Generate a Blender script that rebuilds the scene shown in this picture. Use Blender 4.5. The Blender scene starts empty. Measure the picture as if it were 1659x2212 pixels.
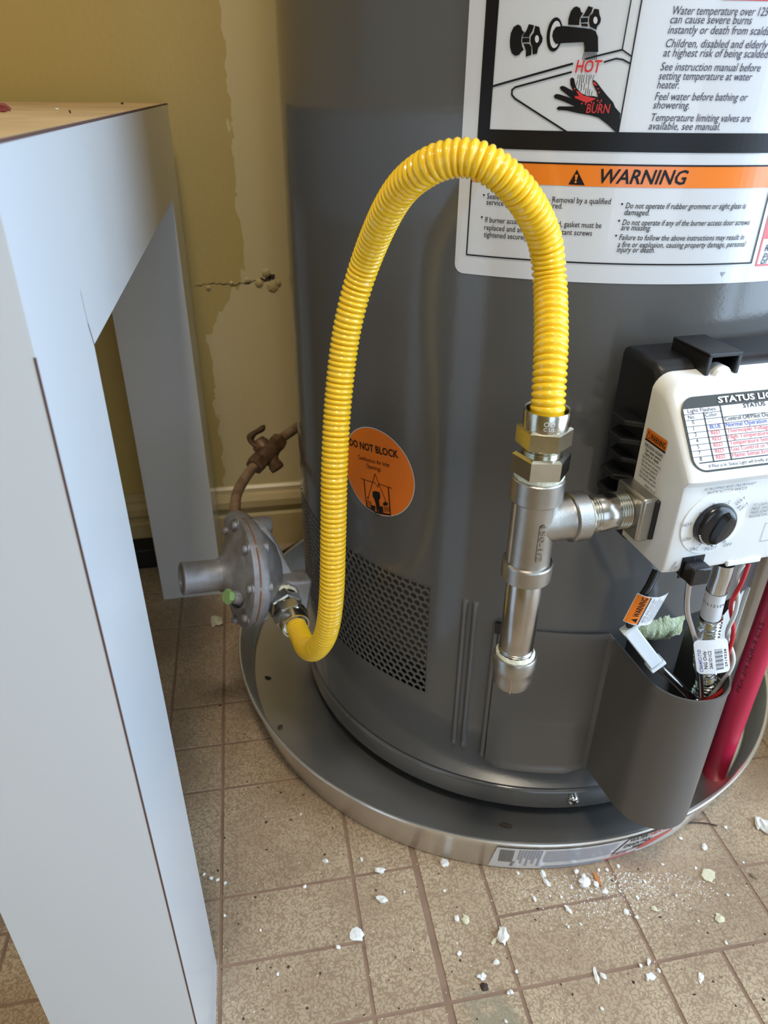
import bpy, bmesh, math, random
import numpy as np
from mathutils import Vector, Matrix
from mathutils.geometry import tessellate_polygon

random.seed(7)
scene = bpy.context.scene
COL = scene.collection

# ------------------------------------------------------------------ camera
F_PX, PITCH, ROLL, YAW, CAM_H = 1555.737, 0.5290, 0.0105, 0.1856, 0.5836
W_PX, H_PX = 1659, 2212
cy_, sy_, cp_, sp_ = math.cos(YAW), math.sin(YAW), math.cos(PITCH), math.sin(PITCH)
FW = np.array([sy_*cp_, cy_*cp_, -sp_])
_r = np.array([cy_, -sy_, 0.0])
_u = np.cross(_r, FW)
RT = _r*math.cos(ROLL) + _u*math.sin(ROLL)
UP = -_r*math.sin(ROLL) + _u*math.cos(ROLL)
CAM = np.array([0.0, 0.0, CAM_H])
cd = bpy.data.cameras.new('camera')
cam = bpy.data.objects.new('camera', cd)
COL.objects.link(cam)
cd.sensor_fit = 'VERTICAL'
cd.sensor_height = 36.0
cd.lens = F_PX*36.0/H_PX
cd.clip_start = 0.01
cd.dof.use_dof = True
cd.dof.focus_distance = 0.45
cd.dof.aperture_fstop = 15.0
mw = Matrix.Identity(4)
for i in range(3):
    mw[i][0], mw[i][1], mw[i][2], mw[i][3] = RT[i], UP[i], -FW[i], CAM[i]
cam.matrix_world = mw
scene.camera = cam

# ------------------------------------------------------------------ light
scene.view_settings.view_transform = 'Standard'
scene.view_settings.look = 'None'
scene.view_settings.gamma = 1.0
scene.view_settings.use_curve_mapping = False
scene.view_settings.exposure = -0.55
world = bpy.data.worlds.new('daylight')
scene.world = world
world.use_nodes = True
bg = world.node_tree.nodes['Background']
bg.inputs[0].default_value = (0.62, 0.78, 1.0, 1)
bg.inputs[1].default_value = 1.0

def area_light(name, loc, target, sx, sy, power, color):
    ld = bpy.data.lights.new(name, 'AREA')
    ld.shape = 'RECTANGLE'; ld.size = sx; ld.size_y = sy
    ld.energy = power; ld.color = color
    o = bpy.data.objects.new(name, ld)
    COL.objects.link(o)
    o.location = loc
    o.rotation_euler = (Vector(target)-Vector(loc)).to_track_quat('-Z', 'Y').to_euler()
    return o
# daylight through the glazed door in the right-hand wall and the open doorway in the front wall
area_light('door_daylight', (1.155, -0.30, 1.06), (0.0, -0.30, 1.06), 1.16, 1.98, 74.0, (0.60, 0.78, 1.0))
area_light('doorway_daylight', (0.38, -2.45, 1.03), (0.38, 0.0, 1.03), 1.16, 1.98, 20.0, (0.66, 0.82, 1.0))

# ------------------------------------------------------------------ helpers: rays
def ray(u, v):
    return (u-W_PX/2)/F_PX*RT - (v-H_PX/2)/F_PX*UP + FW
def at_z(u, v, z=0.0):
    d = ray(u, v); return CAM + d*((z-CAM_H)/d[2])
def at_y(u, v, y):
    d = ray(u, v); return CAM + d*(y/d[1])
def at_depth(u, v, t):
    return CAM + ray(u, v)*t
HC = np.array([0.2695, 0.6217])          # heater axis
HR = 0.235                               # jacket radius
PC = np.array([0.2499, 0.6290])          # pan axis
def on_cyl(u, v, r=HR, c=HC):
    d = ray(u, v)
    a = d[0]**2+d[1]**2; b = -2*(d[0]*c[0]+d[1]*c[1]); k = c[0]**2+c[1]**2-r*r
    t = (-b-math.sqrt(b*b-4*a*k))/(2*a)
    q = CAM+d*t
    return math.atan2(q[1]-c[1], q[0]-c[0]), q[2]
TH0 = math.radians(-111.0)
def lab(u, v):
    th, z = on_cyl(u, v); return ((th-TH0)*HR, z)
def heater_map(s, z, h):
    th = TH0+s/HR
    return (HC[0]+(HR+h)*math.cos(th), HC[1]+(HR+h)*math.sin(th), z)
# frame of the gas control: p along its face, q outwards from the heater axis
A0 = math.radians(4.4)
CT = np.array([math.cos(A0), math.sin(A0)]); CN = np.array([math.sin(A0), -math.cos(A0)])
def cq(p, q, z):
    w = HC+CT*p+CN*q; return (w[0], w[1], z)
def on_q(u, v, q):
    d = ray(u, v); t = (q-(CAM[:2]-HC)@CN)/(d[:2]@CN); w = CAM+d*t
    e = w[:2]-HC; return (e@CT, q, w[2])
def on_p(u, v, p):
    d = ray(u, v); t = (p-(CAM[:2]-HC)@CT)/(d[:2]@CT); w = CAM+d*t
    e = w[:2]-HC; return (p, e@CN, w[2])

# ------------------------------------------------------------------ helpers: materials
def lin(c):
    c = c/255.0
    return c/12.92 if c <= 0.04045 else ((c+0.055)/1.055)**2.4
def rgb(r, g, b): return (lin(r), lin(g), lin(b), 1.0)
def mat(name, col, rough=0.5, metal=0.0, bump=None, var=None, coat=0.0, spec=0.5, trans=0.0, alpha=1.0, sss=0.0):
    m = bpy.data.materials.new(name); m.use_nodes = True
    nt = m.node_tree; b = nt.nodes['Principled BSDF']
    b.inputs['Base Color'].default_value = rgb(*col)
    b.inputs['Roughness'].default_value = rough
    b.inputs['Metallic'].default_value = metal
    b.inputs['Specular IOR Level'].default_value = spec
    b.inputs['Coat Weight'].default_value = coat
    b.inputs['Coat Roughness'].default_value = 0.08
    b.inputs['Transmission Weight'].default_value = trans
    b.inputs['Alpha'].default_value = alpha
    tc = nt.nodes.new('ShaderNodeNewGeometry')
    if var:                                    # (scale, other colour, amount)
        n = nt.nodes.new('ShaderNodeTexNoise'); n.inputs['Scale'].default_value = var[0]
        n.inputs['Detail'].default_value = 6
        nt.links.new(tc.outputs['Position'], n.inputs['Vector'])
        r = nt.nodes.new('ShaderNodeValToRGB')
        r.color_ramp.elements[0].position = 0.40; r.color_ramp.elements[1].position = 0.68
        nt.links.new(n.outputs['Fac'], r.inputs['Fac'])
        mx = nt.nodes.new('ShaderNodeMix'); mx.data_type = 'RGBA'
        ml = nt.nodes.new('ShaderNodeMath'); ml.operation = 'MULTIPLY'; ml.inputs[1].default_value = var[2]
        nt.links.new(r.outputs['Color'], ml.inputs[0]); nt.links.new(ml.outputs[0], mx.inputs['Factor'])
        mx.inputs['A'].default_value = rgb(*col); mx.inputs['B'].default_value = rgb(*var[1])
        nt.links.new(mx.outputs['Result'], b.inputs['Base Color'])
    if bump:                                   # (scale, strength, distance)
        n = nt.nodes.new('ShaderNodeTexNoise'); n.inputs['Scale'].default_value = bump[0]
        n.inputs['Detail'].default_value = 3
        nt.links.new(tc.outputs['Position'], n.inputs['Vector'])
        bp = nt.nodes.new('ShaderNodeBump'); bp.inputs['Strength'].default_value = bump[1]
        bp.inputs['Distance'].default_value = bump[2]
        nt.links.new(n.outputs['Fac'], bp.inputs['Height'])
        nt.links.new(bp.outputs['Normal'], b.inputs['Normal'])
    return m

M = {}
M['jacket'] = mat('grey_gloss_paint', (90, 89, 88), 0.13, bump=(420, 0.10, 0.0005))
M['cover_grey'] = mat('grey_satin_paint', (92, 89, 86), 0.34, bump=(500, 0.08, 0.0004))
M['sticker'] = mat('white_gloss_vinyl', (212, 213, 216), 0.16, coat=0.5, bump=(160, 0.03, 0.0004))
M['ink'] = mat('black_ink', (20, 19, 21), 0.35, spec=0.3)
M['slate_ink'] = mat('slate_ink', (62, 64, 84), 0.35, spec=0.3)
M['grey_ink'] = mat('grey_ink', (158, 160, 174), 0.5, spec=0.2)
M['red_ink'] = mat('red_ink', (205, 52, 56), 0.3, coat=0.3)
M['blue_ink'] = mat('blue_ink', (36, 62, 160), 0.4)
M['orange'] = mat('orange_vinyl', (240, 128, 38), 0.22, coat=0.4)
M['dot_orange'] = mat('orange_paper_sticker', (232, 118, 26), 0.35)
M['yellow'] = mat('yellow_plastic_coating', (252, 203, 40), 0.22, coat=0.4)
M['nickel'] = mat('cast_stainless', (180, 177, 171), 0.34, 1.0, bump=(1800, 0.16, 0.0006), var=(60, (148, 144, 138), 0.5))
M['pipe'] = mat('stainless_pipe', (194, 191, 186), 0.22, 1.0, bump=(900, 0.05, 0.0003), var=(40, (150, 144, 134), 0.5))
M['zinc'] = mat('zinc_plate', (204, 202, 190), 0.2, 1.0, bump=(700, 0.06, 0.0004), var=(70, (184, 178, 156), 0.6))
M['dope'] = mat('thread_sealant', (224, 222, 200), 0.6, bump=(500, 0.6, 0.001), var=(200, (186, 182, 160), 0.7))
M['alum'] = mat('pan_aluminium', (242, 241, 239), 0.30, 0.93, bump=(30, 0.06, 0.002), var=(14, (222, 220, 214), 0.6))
M['cast'] = mat('cast_zinc_regulator', (158, 158, 164), 0.46, 0.55, bump=(700, 0.25, 0.0006), var=(60, (128, 122, 112), 0.8))
M['rust'] = mat('rusty_gasket', (150, 98, 62), 0.8)
M['green'] = mat('green_plastic', (134, 168, 104), 0.4)
M['brown_pipe'] = mat('painted_brown_pipe', (142, 116, 88), 0.55, bump=(300, 0.3, 0.001), var=(70, (96, 70, 50), 0.9))
M['brown_valve'] = mat('tarnished_brass', (108, 80, 54), 0.5, 0.35, bump=(300, 0.3, 0.001), var=(90, (78, 54, 36), 0.9))
M['laminate'] = mat('white_laminate', (210, 214, 218), 0.20, coat=0.2, bump=(9, 0.02, 0.003))
M['table_top'] = mat('worn_particle_board', (186, 158, 116), 0.6, bump=(300, 0.2, 0.001), var=(22, (160, 132, 92), 0.7))
M['edge_dark'] = mat('dark_glue_line', (92, 66, 62), 0.6)
M['white_plastic'] = mat('white_abs_plastic', (232, 232, 230), 0.32)
M['black_plastic'] = mat('black_plastic', (17, 17, 19), 0.42, bump=(900, 0.1, 0.0004))
M['knob'] = mat('black_gloss_plastic', (22, 22, 25), 0.2)
M['cable'] = mat('black_cable', (20, 20, 22), 0.3)
M['clear'] = mat('milky_plastic_sleeve', (214, 222, 228), 0.25)
M['tube_alum'] = mat('bare_aluminium_tube', (196, 196, 198), 0.28, 1.0)
M['chrome'] = mat('bright_zinc_tube', (205, 210, 214), 0.16, 1.0)
M['wire_red'] = mat('red_braided_wire', (198, 34, 40), 0.5)
M['wire_white'] = mat('white_braided_wire', (214, 214, 210), 0.55)
M['paper'] = mat('white_paper_tag', (232, 233, 236), 0.4)
M['pex'] = mat('red_pex', (196, 36, 72), 0.38)
M['pex_ink'] = mat('pex_print', (96, 16, 36), 0.5)
M['fibre'] = mat('fibreglass', (204, 210, 176), 0.9, bump=(600, 0.8, 0.002), var=(120, (160, 172, 122), 0.8))
M['liner'] = mat('dark_liner', (14, 14, 14), 0.7)
M['inner'] = mat('inner_galvanised', (120, 116, 110), 0.38, 0.9, bump=(40, 0.3, 0.004))
M['plaster'] = mat('white_plaster', (234, 234, 230), 0.85, bump=(900, 0.4, 0.001))
M['plaster_old'] = mat('yellowed_plaster', (212, 206, 176), 0.85, bump=(900, 0.4, 0.001))
M['wood'] = mat('orange_wood', (186, 124, 70), 0.6)
M['dirt'] = mat('dark_dirt', (62, 50, 42), 0.8)
M['red_chip'] = mat('red_brown_chip', (120, 44, 30), 0.6)
M['cream'] = mat('cream_gloss_trim', (196, 176, 128), 0.35, bump=(60, 0.1, 0.001), var=(16, (170, 148, 100), 0.6))
M['trim_white'] = mat('white_painted_wood', (220, 222, 208), 0.45)
M['room_white'] = mat('white_wall', (206, 204, 198), 0.8)
M['ceiling'] = mat('white_ceiling', (226, 222, 212), 0.85)
M['floor_black'] = mat('flat_black', (12, 12, 13), 0.55)  # black of the floor patch and of the shade strip under the table
M['steel'] = mat('screw_steel', (205, 205, 205), 0.2, 1.0)

# vinyl flooring: beige with brown worm-like mottling, dirt and pale dust
def floor_mat():
    m = bpy.data.materials.new('mottled_vinyl'); m.use_nodes = True
    nt = m.node_tree; b = nt.nodes['Principled BSDF']
    geo = nt.nodes.new('ShaderNodeNewGeometry')
    def noise(scale, detail=2, dist=0.0):
        n = nt.nodes.new('ShaderNodeTexNoise'); n.inputs['Scale'].default_value = scale
        n.inputs['Detail'].default_value = detail; n.inputs['Distortion'].default_value = dist
        nt.links.new(geo.outputs['Position'], n.inputs['Vector']); return n
    def ramp(src, p0, p1, c0=(0, 0, 0, 1), c1=(1, 1, 1, 1)):
        r = nt.nodes.new('ShaderNodeValToRGB'); e = r.color_ramp.elements
        e[0].position, e[1].position = p0, p1; e[0].color, e[1].color = c0, c1
        nt.links.new(src, r.inputs['Fac']); return r.outputs['Color']
    def mix(f, a, c):
        x = nt.nodes.new('ShaderNodeMix'); x.data_type = 'RGBA'
        if isinstance(f, float): x.inputs['Factor'].default_value = f
        else: nt.links.new(f, x.inputs['Factor'])
        for k, val in (('A', a), ('B', c)):
            if isinstance(val, tuple): x.inputs[k].default_value = val
            else: nt.links.new(val, x.inputs[k])
        return x.outputs['Result']
    # worm pattern: band of a smooth noise
    w = noise(270, 1.5, 0.3)
    ab = nt.nodes.new('ShaderNodeMath'); ab.operation = 'SUBTRACT'; ab.inputs[1].default_value = 0.5
    nt.links.new(w.outputs['Fac'], ab.inputs[0])
    aa = nt.nodes.new('ShaderNodeMath'); aa.operation = 'ABSOLUTE'; nt.links.new(ab.outputs[0], aa.inputs[0])
    worm = ramp(aa.outputs[0], 0.03, 0.075, (1, 1, 1, 1), (0, 0, 0, 1))
    col = mix(worm, rgb(186, 166, 138), rgb(152, 130, 106))
    big = ramp(noise(16, 5).outputs['Fac'], 0.42, 0.72)
    bm_ = nt.nodes.new('ShaderNodeMath'); bm_.operation = 'MULTIPLY'; bm_.inputs[1].default_value = 0.55
    nt.links.new(big, bm_.inputs[0])
    col = mix(bm_.outputs[0], col, rgb(146, 122, 98))
    sp = ramp(noise(330, 2).outputs['Fac'], 0.70, 0.76)
    col = mix(sp, col, rgb(222, 212, 196))
    dk = ramp(noise(120, 3).outputs['Fac'], 0.71, 0.76)
    dm = nt.nodes.new('ShaderNodeMath'); dm.operation = 'MULTIPLY'; dm.inputs[1].default_value = 0.7
    nt.links.new(dk, dm.inputs[0])
    col = mix(dm.outputs[0], col, rgb(96, 78, 62))
    # greenish grey stain where something was spilled
    vm = nt.nodes.new('ShaderNodeVectorMath'); vm.operation = 'DISTANCE'; vm.inputs[1].default_value = (0.1262, 0.2475, 0.0)
    nz = noise(45, 4)
    va = nt.nodes.new('ShaderNodeVectorMath'); va.operation = 'MULTIPLY_ADD'; va.inputs[1].default_value = (0.07, 0.07, 0.0); va.inputs[2].default_value = (-0.035, -0.035, 0)
    nt.links.new(nz.outputs['Color'], va.inputs[0])
    vb = nt.nodes.new('ShaderNodeVectorMath'); vb.operation = 'ADD'
    nt.links.new(va.outputs[0], vb.inputs[0]); nt.links.new(geo.outputs['Position'], vb.inputs[1]); nt.links.new(vb.outputs[0], vm.inputs[0])
    stn = ramp(vm.outputs['Value'], 0.014, 0.024, (0.75, 0.75, 0.75, 1), (0, 0, 0, 1))
    col = mix(stn, col, rgb(138, 131, 108))
    # brown ground-in grime in broad patches
    gr = ramp(noise(5.5, 5, 0.5).outputs['Fac'], 0.46, 0.66)
    gm = nt.nodes.new('ShaderNodeMath'); gm.operation = 'MULTIPLY'; gm.inputs[1].default_value = 0.5
    nt.links.new(gr, gm.inputs[0]); col = mix(gm.outputs[0], col, rgb(116, 96, 76))
    nt.links.new(col, b.inputs['Base Color'])
    b.inputs['Roughness'].default_value = 0.5
    bp = nt.nodes.new('ShaderNodeBump'); bp.inputs['Strength'].default_value = 0.15; bp.inputs['Distance'].default_value = 0.0004
    nt.links.new(noise(500, 2).outputs['Fac'], bp.inputs['Height']); nt.links.new(bp.outputs['Normal'], b.inputs['Normal'])
    return m
M['vinyl'] = floor_mat()
M['joint'] = mat('brown_joint', (146, 119, 99), 0.6, var=(40, (118, 94, 78), 0.6))

# wall paint: olive coat brushed over an older cream coat that shows beside the heater
def wall_mat():
    m = bpy.data.materials.new('olive_over_cream_paint'); m.use_nodes = True
    nt = m.node_tree; b = nt.nodes['Principled BSDF']
    geo = nt.nodes.new('ShaderNodeNewGeometry'); sep = nt.nodes.new('ShaderNodeSeparateXYZ')
    nt.links.new(geo.outputs['Position'], sep.inputs[0])
    def math_(op, a, c):
        n = nt.nodes.new('ShaderNodeMath'); n.operation = op
        for i, val in enumerate((a, c)):
            if isinstance(val, (int, float)): n.inputs[i].default_value = val
            else: nt.links.new(val, n.inputs[i])
        return n.outputs[0]
    mp = nt.nodes.new('ShaderNodeMapping'); mp.inputs['Scale'].default_value = (90, 1, 34)
    nt.links.new(geo.outputs['Position'], mp.inputs['Vector'])
    n = nt.nodes.new('ShaderNodeTexNoise'); n.inputs['Scale'].default_value = 1.0; n.inputs['Detail'].default_value = 6
    nt.links.new(mp.outputs[0], n.inputs['Vector'])
    edge = math_('ADD', sep.outputs['X'], math_('MULTIPLY', math_('SUBTRACT', n.outputs['Fac'], 0.5), 0.03))
    low = nt.nodes.new('ShaderNodeMapRange'); low.interpolation_type = 'SMOOTHSTEP'
    for k, val in (('From Min', 0.30), ('From Max', 0.40), ('To Min', -0.055), ('To Max', -0.005)): low.inputs[k].default_value = val
    nt.links.new(sep.outputs['Z'], low.inputs['Value'])
    fac = math_('GREATER_THAN', edge, low.outputs['Result'])
    n2 = nt.nodes.new('ShaderNodeTexNoise'); n2.inputs['Scale'].default_value = 9; n2.inputs['Detail'].default_value = 4
    nt.links.new(geo.outputs['Position'], n2.inputs['Vector'])
    mx = nt.nodes.new('ShaderNodeMix'); mx.data_type = 'RGBA'
    mx.inputs['A'].default_value = rgb(190, 166, 100); mx.inputs['B'].default_value = rgb(212, 194, 146)
    nt.links.new(fac, mx.inputs['Factor'])
    mv = nt.nodes.new('ShaderNodeMix'); mv.data_type = 'RGBA'; mv.blend_type = 'MULTIPLY'; mv.inputs['Factor'].default_value = 0.25
    nt.links.new(mx.outputs['Result'], mv.inputs['A']); nt.links.new(n2.outputs['Color'], mv.inputs['B'])
    nt.links.new(mx.outputs['Result'], b.inputs['Base Color'])
    b.inputs['Roughness'].default_value = 0.42
    bp = nt.nodes.new('ShaderNodeBump'); bp.inputs['Strength'].default_value = 0.2; bp.inputs['Distance'].default_value = 0.0015
    n3 = nt.nodes.new('ShaderNodeTexNoise'); n3.inputs['Scale'].default_value = 160; n3.inputs['Detail'].default_value = 3
    nt.links.new(geo.outputs['Position'], n3.inputs['Vector'])
    nt.links.new(n3.outputs['Fac'], bp.inputs['Height']); nt.links.new(bp.outputs['Normal'], b.inputs['Normal'])
    return m
M['wall'] = wall_mat()

# ------------------------------------------------------------------ helpers: meshes and objects
def frame_of(d):
    d = Vector(d).normalized()
    a = Vector((0, 0, 1)) if abs(d.z) < 0.9 else Vector((1, 0, 0))
    x = a.cross(d).normalized(); y = d.cross(x)
    return x, y, d
class MB:
    def __init__(self): self.v = []; self.f = []
    def add(self, vs, fs):
        o = len(self.v); self.v += [tuple(p) for p in vs]; self.f += [tuple(i+o for i in f) for f in fs]; return self
    def box(self, lo, hi):
        x0, y0, z0 = lo; x1, y1, z1 = hi
        return self.add([(x0,y0,z0),(x1,y0,z0),(x1,y1,z0),(x0,y1,z0),(x0,y0,z1),(x1,y0,z1),(x1,y1,z1),(x0,y1,z1)],
                        [(0,3,2,1),(4,5,6,7),(0,1,5,4),(1,2,6,5),(2,3,7,6),(3,0,4,7)])
    def obox(self, c, ax, half):               # oriented box
        c = Vector(c); A = [Vector(a).normalized()*h for a, h in zip(ax, half)]
        vs = []
        for sz in (-1, 1):
            for sx, sy in ((-1,-1),(1,-1),(1,1),(-1,1)): vs.append(c+A[0]*sx+A[1]*sy+A[2]*sz)
        return self.add(vs, [(0,3,2,1),(4,5,6,7),(0,1,5,4),(1,2,6,5),(2,3,7,6),(3,0,4,7)])
    def lathe(self, o, d, prof, n=32, phase=0.0, close=True):
        # prof: (radius, distance along d)
        x, y, z = frame_of(d); o = Vector(o); vs = []; fs = []
        for r, h in prof:
            for k in range(n):
                a = 2*math.pi*k/n+phase; vs.append(o+z*h+(x*math.cos(a)+y*math.sin(a))*r)
        for i in range(len(prof)-1):
            for k in range(n):
                k2 = (k+1) % n; fs.append((i*n+k, i*n+k2, (i+1)*n+k2, (i+1)*n+k))
        if close:
            if prof[0][0] > 1e-6: fs.append(tuple(range(n-1, -1, -1)))
            if prof[-1][0] > 1e-6: fs.append(tuple((len(prof)-1)*n+k for k in range(n)))
        return self.add(vs, fs)
    def hexn(self, o, d, r, h, ch=0.12, phase=0.0):   # hex nut with chamfered ends
        a = r*(1-ch)
        self.lathe(o, d, [(a, 0), (r, r*ch*0.55), (r, h-r*ch*0.55), (a, h)], 6, phase); return self
    def tube(self, pts, rad, n=12, cap=True, flat=1.0):
        P = [Vector(p) for p in pts]; m = len(P)
        R = rad if hasattr(rad, '__len__') else [rad]*m
        tn = []
        for i in range(m):
            t = P[min(i+1, m-1)]-P[max(i-1, 0)]; tn.append(t.normalized())
        x, y, _ = frame_of(tn[0]); vs = []; fs = []
        for i in range(m):
            if i:
                x = (x-tn[i]*x.dot(tn[i])).normalized(); y = tn[i].cross(x)
            for k in range(n):
                a = 2*math.pi*k/n; vs.append(P[i]+(x*math.cos(a)+y*math.sin(a)*flat)*R[i])
        for i in range(m-1):
            for k in range(n):
                k2 = (k+1) % n; fs.append((i*n+k, i*n+k2, (i+1)*n+k2, (i+1)*n+k))
        if cap:
            fs.append(tuple(range(n-1, -1, -1))); fs.append(tuple((m-1)*n+k for k in range(n)))
        return self.add(vs, fs)
    def prism(self, poly, a, b):               # poly: function-free list of 3D points, moved by vector b-a
        n = len(poly); d = Vector(b)-Vector(a)
        vs = [Vector(p) for p in poly]+[Vector(p)+d for p in poly]
        fs = [tuple(range(n-1, -1, -1)), tuple(range(n, 2*n))]
        for k in range(n): fs.append((k, (k+1) % n, n+(k+1) % n, n+k))
        return self.add(vs, fs)
ORG = {}
def link(o, parent=None):
    COL.objects.link(o)
    if parent is not None: o.parent = parent; ORG[o.name] = ORG[parent.name]
    return o
def build(mb, name, material, parent=None, smooth=35, bevel=0, segs=2, org=(0, 0, 0), recalc=True):
    me = bpy.data.meshes.new(name)
    off = Vector(ORG[parent.name]) if parent is not None else Vector(org)
    me.from_pydata([Vector(v)-off for v in mb.v], [], mb.f)
    if recalc:
        bm = bmesh.new(); bm.from_mesh(me); bmesh.ops.recalc_face_normals(bm, faces=bm.faces); bm.to_mesh(me); bm.free()
    me.materials.append(material)
    o = bpy.data.objects.new(name, me); COL.objects.link(o)
    if parent is not None: o.parent = parent; ORG[o.name] = off
    else: o.location = off; ORG[o.name] = off
    if bevel:
        md = o.modifiers.new('bevel', 'BEVEL'); md.width = bevel; md.segments = segs; md.limit_method = 'ANGLE'; md.angle_limit = math.radians(30)
        md.harden_normals = False
    if smooth:
        me.shade_smooth() if hasattr(me, 'shade_smooth') else None
        me.set_sharp_from_angle(angle=math.radians(smooth))
    return o
def tag(o, label, cat, group=None):
    o['label'] = label; o['category'] = cat
    if group: o['group'] = group
    return o
def thing(name, label, cat, loc=(0, 0, 0), group=None):
    o = bpy.data.objects.new(name, None); COL.objects.link(o)
    o.empty_display_size = 0.02
    o.location = loc; ORG[o.name] = Vector(loc)
    return tag(o, label, cat, group)
def struct(o): o['kind'] = 'structure'; return o
def stuff(o): o['kind'] = 'stuff'; return o

def smooth_path(pts, step):
    P = [Vector(p) for p in pts]; out = []
    for i in range(len(P)-1):
        p0 = P[i-1] if i else P[0]*2-P[1]
        p1, p2 = P[i], P[i+1]
        p3 = P[i+2] if i+2 < len(P) else P[-1]*2-P[-2]
        n = max(2, int((p2-p1).length/(step*0.25)))
        for k in range(n):
            t = k/n
            out.append(0.5*((2*p1)+(p2-p0)*t+(2*p0-5*p1+4*p2-p3)*t*t+(3*p1-p0-3*p2+p3)*t**3))
    out.append(P[-1])
    # resample evenly
    res = [out[0]]; acc = 0.0
    for a, b in zip(out[:-1], out[1:]):
        L = (b-a).length
        while L > 1e-12 and acc+L >= step:
            a = a+(b-a)*((step-acc)/L); L = (b-a).length; res.append(a.copy()); acc = 0.0
        acc += L
    return res

# flat print: 2D polygons and lettering laid on a surface by a mapping function
_txt = {}
def text2d(body, shear=0.0, bold=0.0):
    key = (body, shear, bold)
    if key not in _txt:
        cu = bpy.data.curves.new('t', 'FONT'); cu.body = body; cu.size = 1.0; cu.shear = shear; cu.offset = bold
        cu.resolution_u = 2
        ob = bpy.data.objects.new('t', cu); COL.objects.link(ob)
        dg = bpy.context.evaluated_depsgraph_get()
        me = ob.evaluated_get(dg).to_mesh()
        vs = [(v.co.x, v.co.y) for v in me.vertices]; fs = [tuple(p.vertices) for p in me.polygons]
        ob.evaluated_get(dg).to_mesh_clear()
        bpy.data.objects.remove(ob); bpy.data.curves.remove(cu)
        _txt[key] = (vs, fs)
    return _txt[key]
class Print:
    def __init__(self): self.v = []; self.f = []
    def add(self, vs, fs):
        o = len(self.v); self.v += list(vs); self.f += [tuple(i+o for i in f) for f in fs]
    def poly(self, pts):
        tri = tessellate_polygon([[Vector((x, y, 0)) for x, y in pts]])
        self.add(pts, [tuple(t) for t in tri])
    def rect(self, x0, y0, x1, y1): self.add([(x0, y0), (x1, y0), (x1, y1), (x0, y1)], [(0, 1, 2, 3)])
    def ellipse(self, cx, cy, rx, ry, rot=0.0, n=28):
        c, s = math.cos(rot), math.sin(rot)
        self.poly([(cx+rx*math.cos(a)*c-ry*math.sin(a)*s, cy+rx*math.cos(a)*s+ry*math.sin(a)*c) for a in [2*math.pi*k/n for k in range(n)]])
    def stroke(self, pts, w):
        for (x0, y0), (x1, y1) in zip(pts[:-1], pts[1:]):
            L = math.hypot(x1-x0, y1-y0) or 1e-9
            nx, ny = -(y1-y0)/L*w/2, (x1-x0)/L*w/2
            ex, ey = (x1-x0)/L*w*0.3, (y1-y0)/L*w*0.3
            self.add([(x0-ex+nx, y0-ey+ny), (x0-ex-nx, y0-ey-ny), (x1+ex-nx, y1+ey-ny), (x1+ex+nx, y1+ey+ny)], [(0, 1, 2, 3)])
    def text(self, body, p0, p1=None, size=None, shear=0.0, bold=0.0, h=None, rot=None):
        # p0, p1: left and right end of the base line; size: em height (without p1) ; h: em height with p1
        vs, fs = text2d(body, shear, bold)
        x0 = min(v[0] for v in vs); x1 = max(v[0] for v in vs)
        if p1 is not None:
            L = math.hypot(p1[0]-p0[0], p1[1]-p0[1]); sx = L/(x1-x0); sy = h if h else sx
            c, s = (p1[0]-p0[0])/L, (p1[1]-p0[1])/L
        else:
            sx = sy = size; c, s = math.cos(rot or 0), math.sin(rot or 0)
        out = []
        for x, y in vs:
            X, Y = (x-x0)*sx, y*sy
            out.append((p0[0]+X*c-Y*s, p0[1]+X*s+Y*c))
        self.add(out, fs)
    def build(self, name, material, parent, fn, h, step=None):
        bm = bmesh.new()
        vv = [bm.verts.new((x, y, 0)) for x, y in self.v]
        for f in self.f:
            try: bm.faces.new([vv[i] for i in f])
            except ValueError: pass
        if step:
            xs = [x for x, _ in self.v]; k = math.ceil(min(xs)/step)
            while k*step < max(xs):
                bmesh.ops.bisect_plane(bm, geom=list(bm.verts)+list(bm.edges)+list(bm.faces), plane_co=(k*step, 0, 0), plane_no=(1, 0, 0))
                k += 1
        off = Vector(ORG[parent.name])
        for v in bm.verts: v.co = Vector(fn(v.co.x, v.co.y, h))-off
        me = bpy.data.meshes.new(name); bm.to_mesh(me); bm.free()
        me.materials.append(material)
        o = bpy.data.objects.new(name, me); COL.objects.link(o); o.parent = parent; ORG[o.name] = off
        return o
def rounded(x0, y0, x1, y1, r, n=6):
    pts = []
    for cx, cy, a0 in ((x1-r, y1-r, 0), (x0+r, y1-r, 90), (x0+r, y0+r, 180), (x1-r, y0+r, 270)):
        for k in range(n+1):
            a = math.radians(a0+90*k/n); pts.append((cx+r*math.cos(a), cy+r*math.sin(a)))
    return pts

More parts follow.
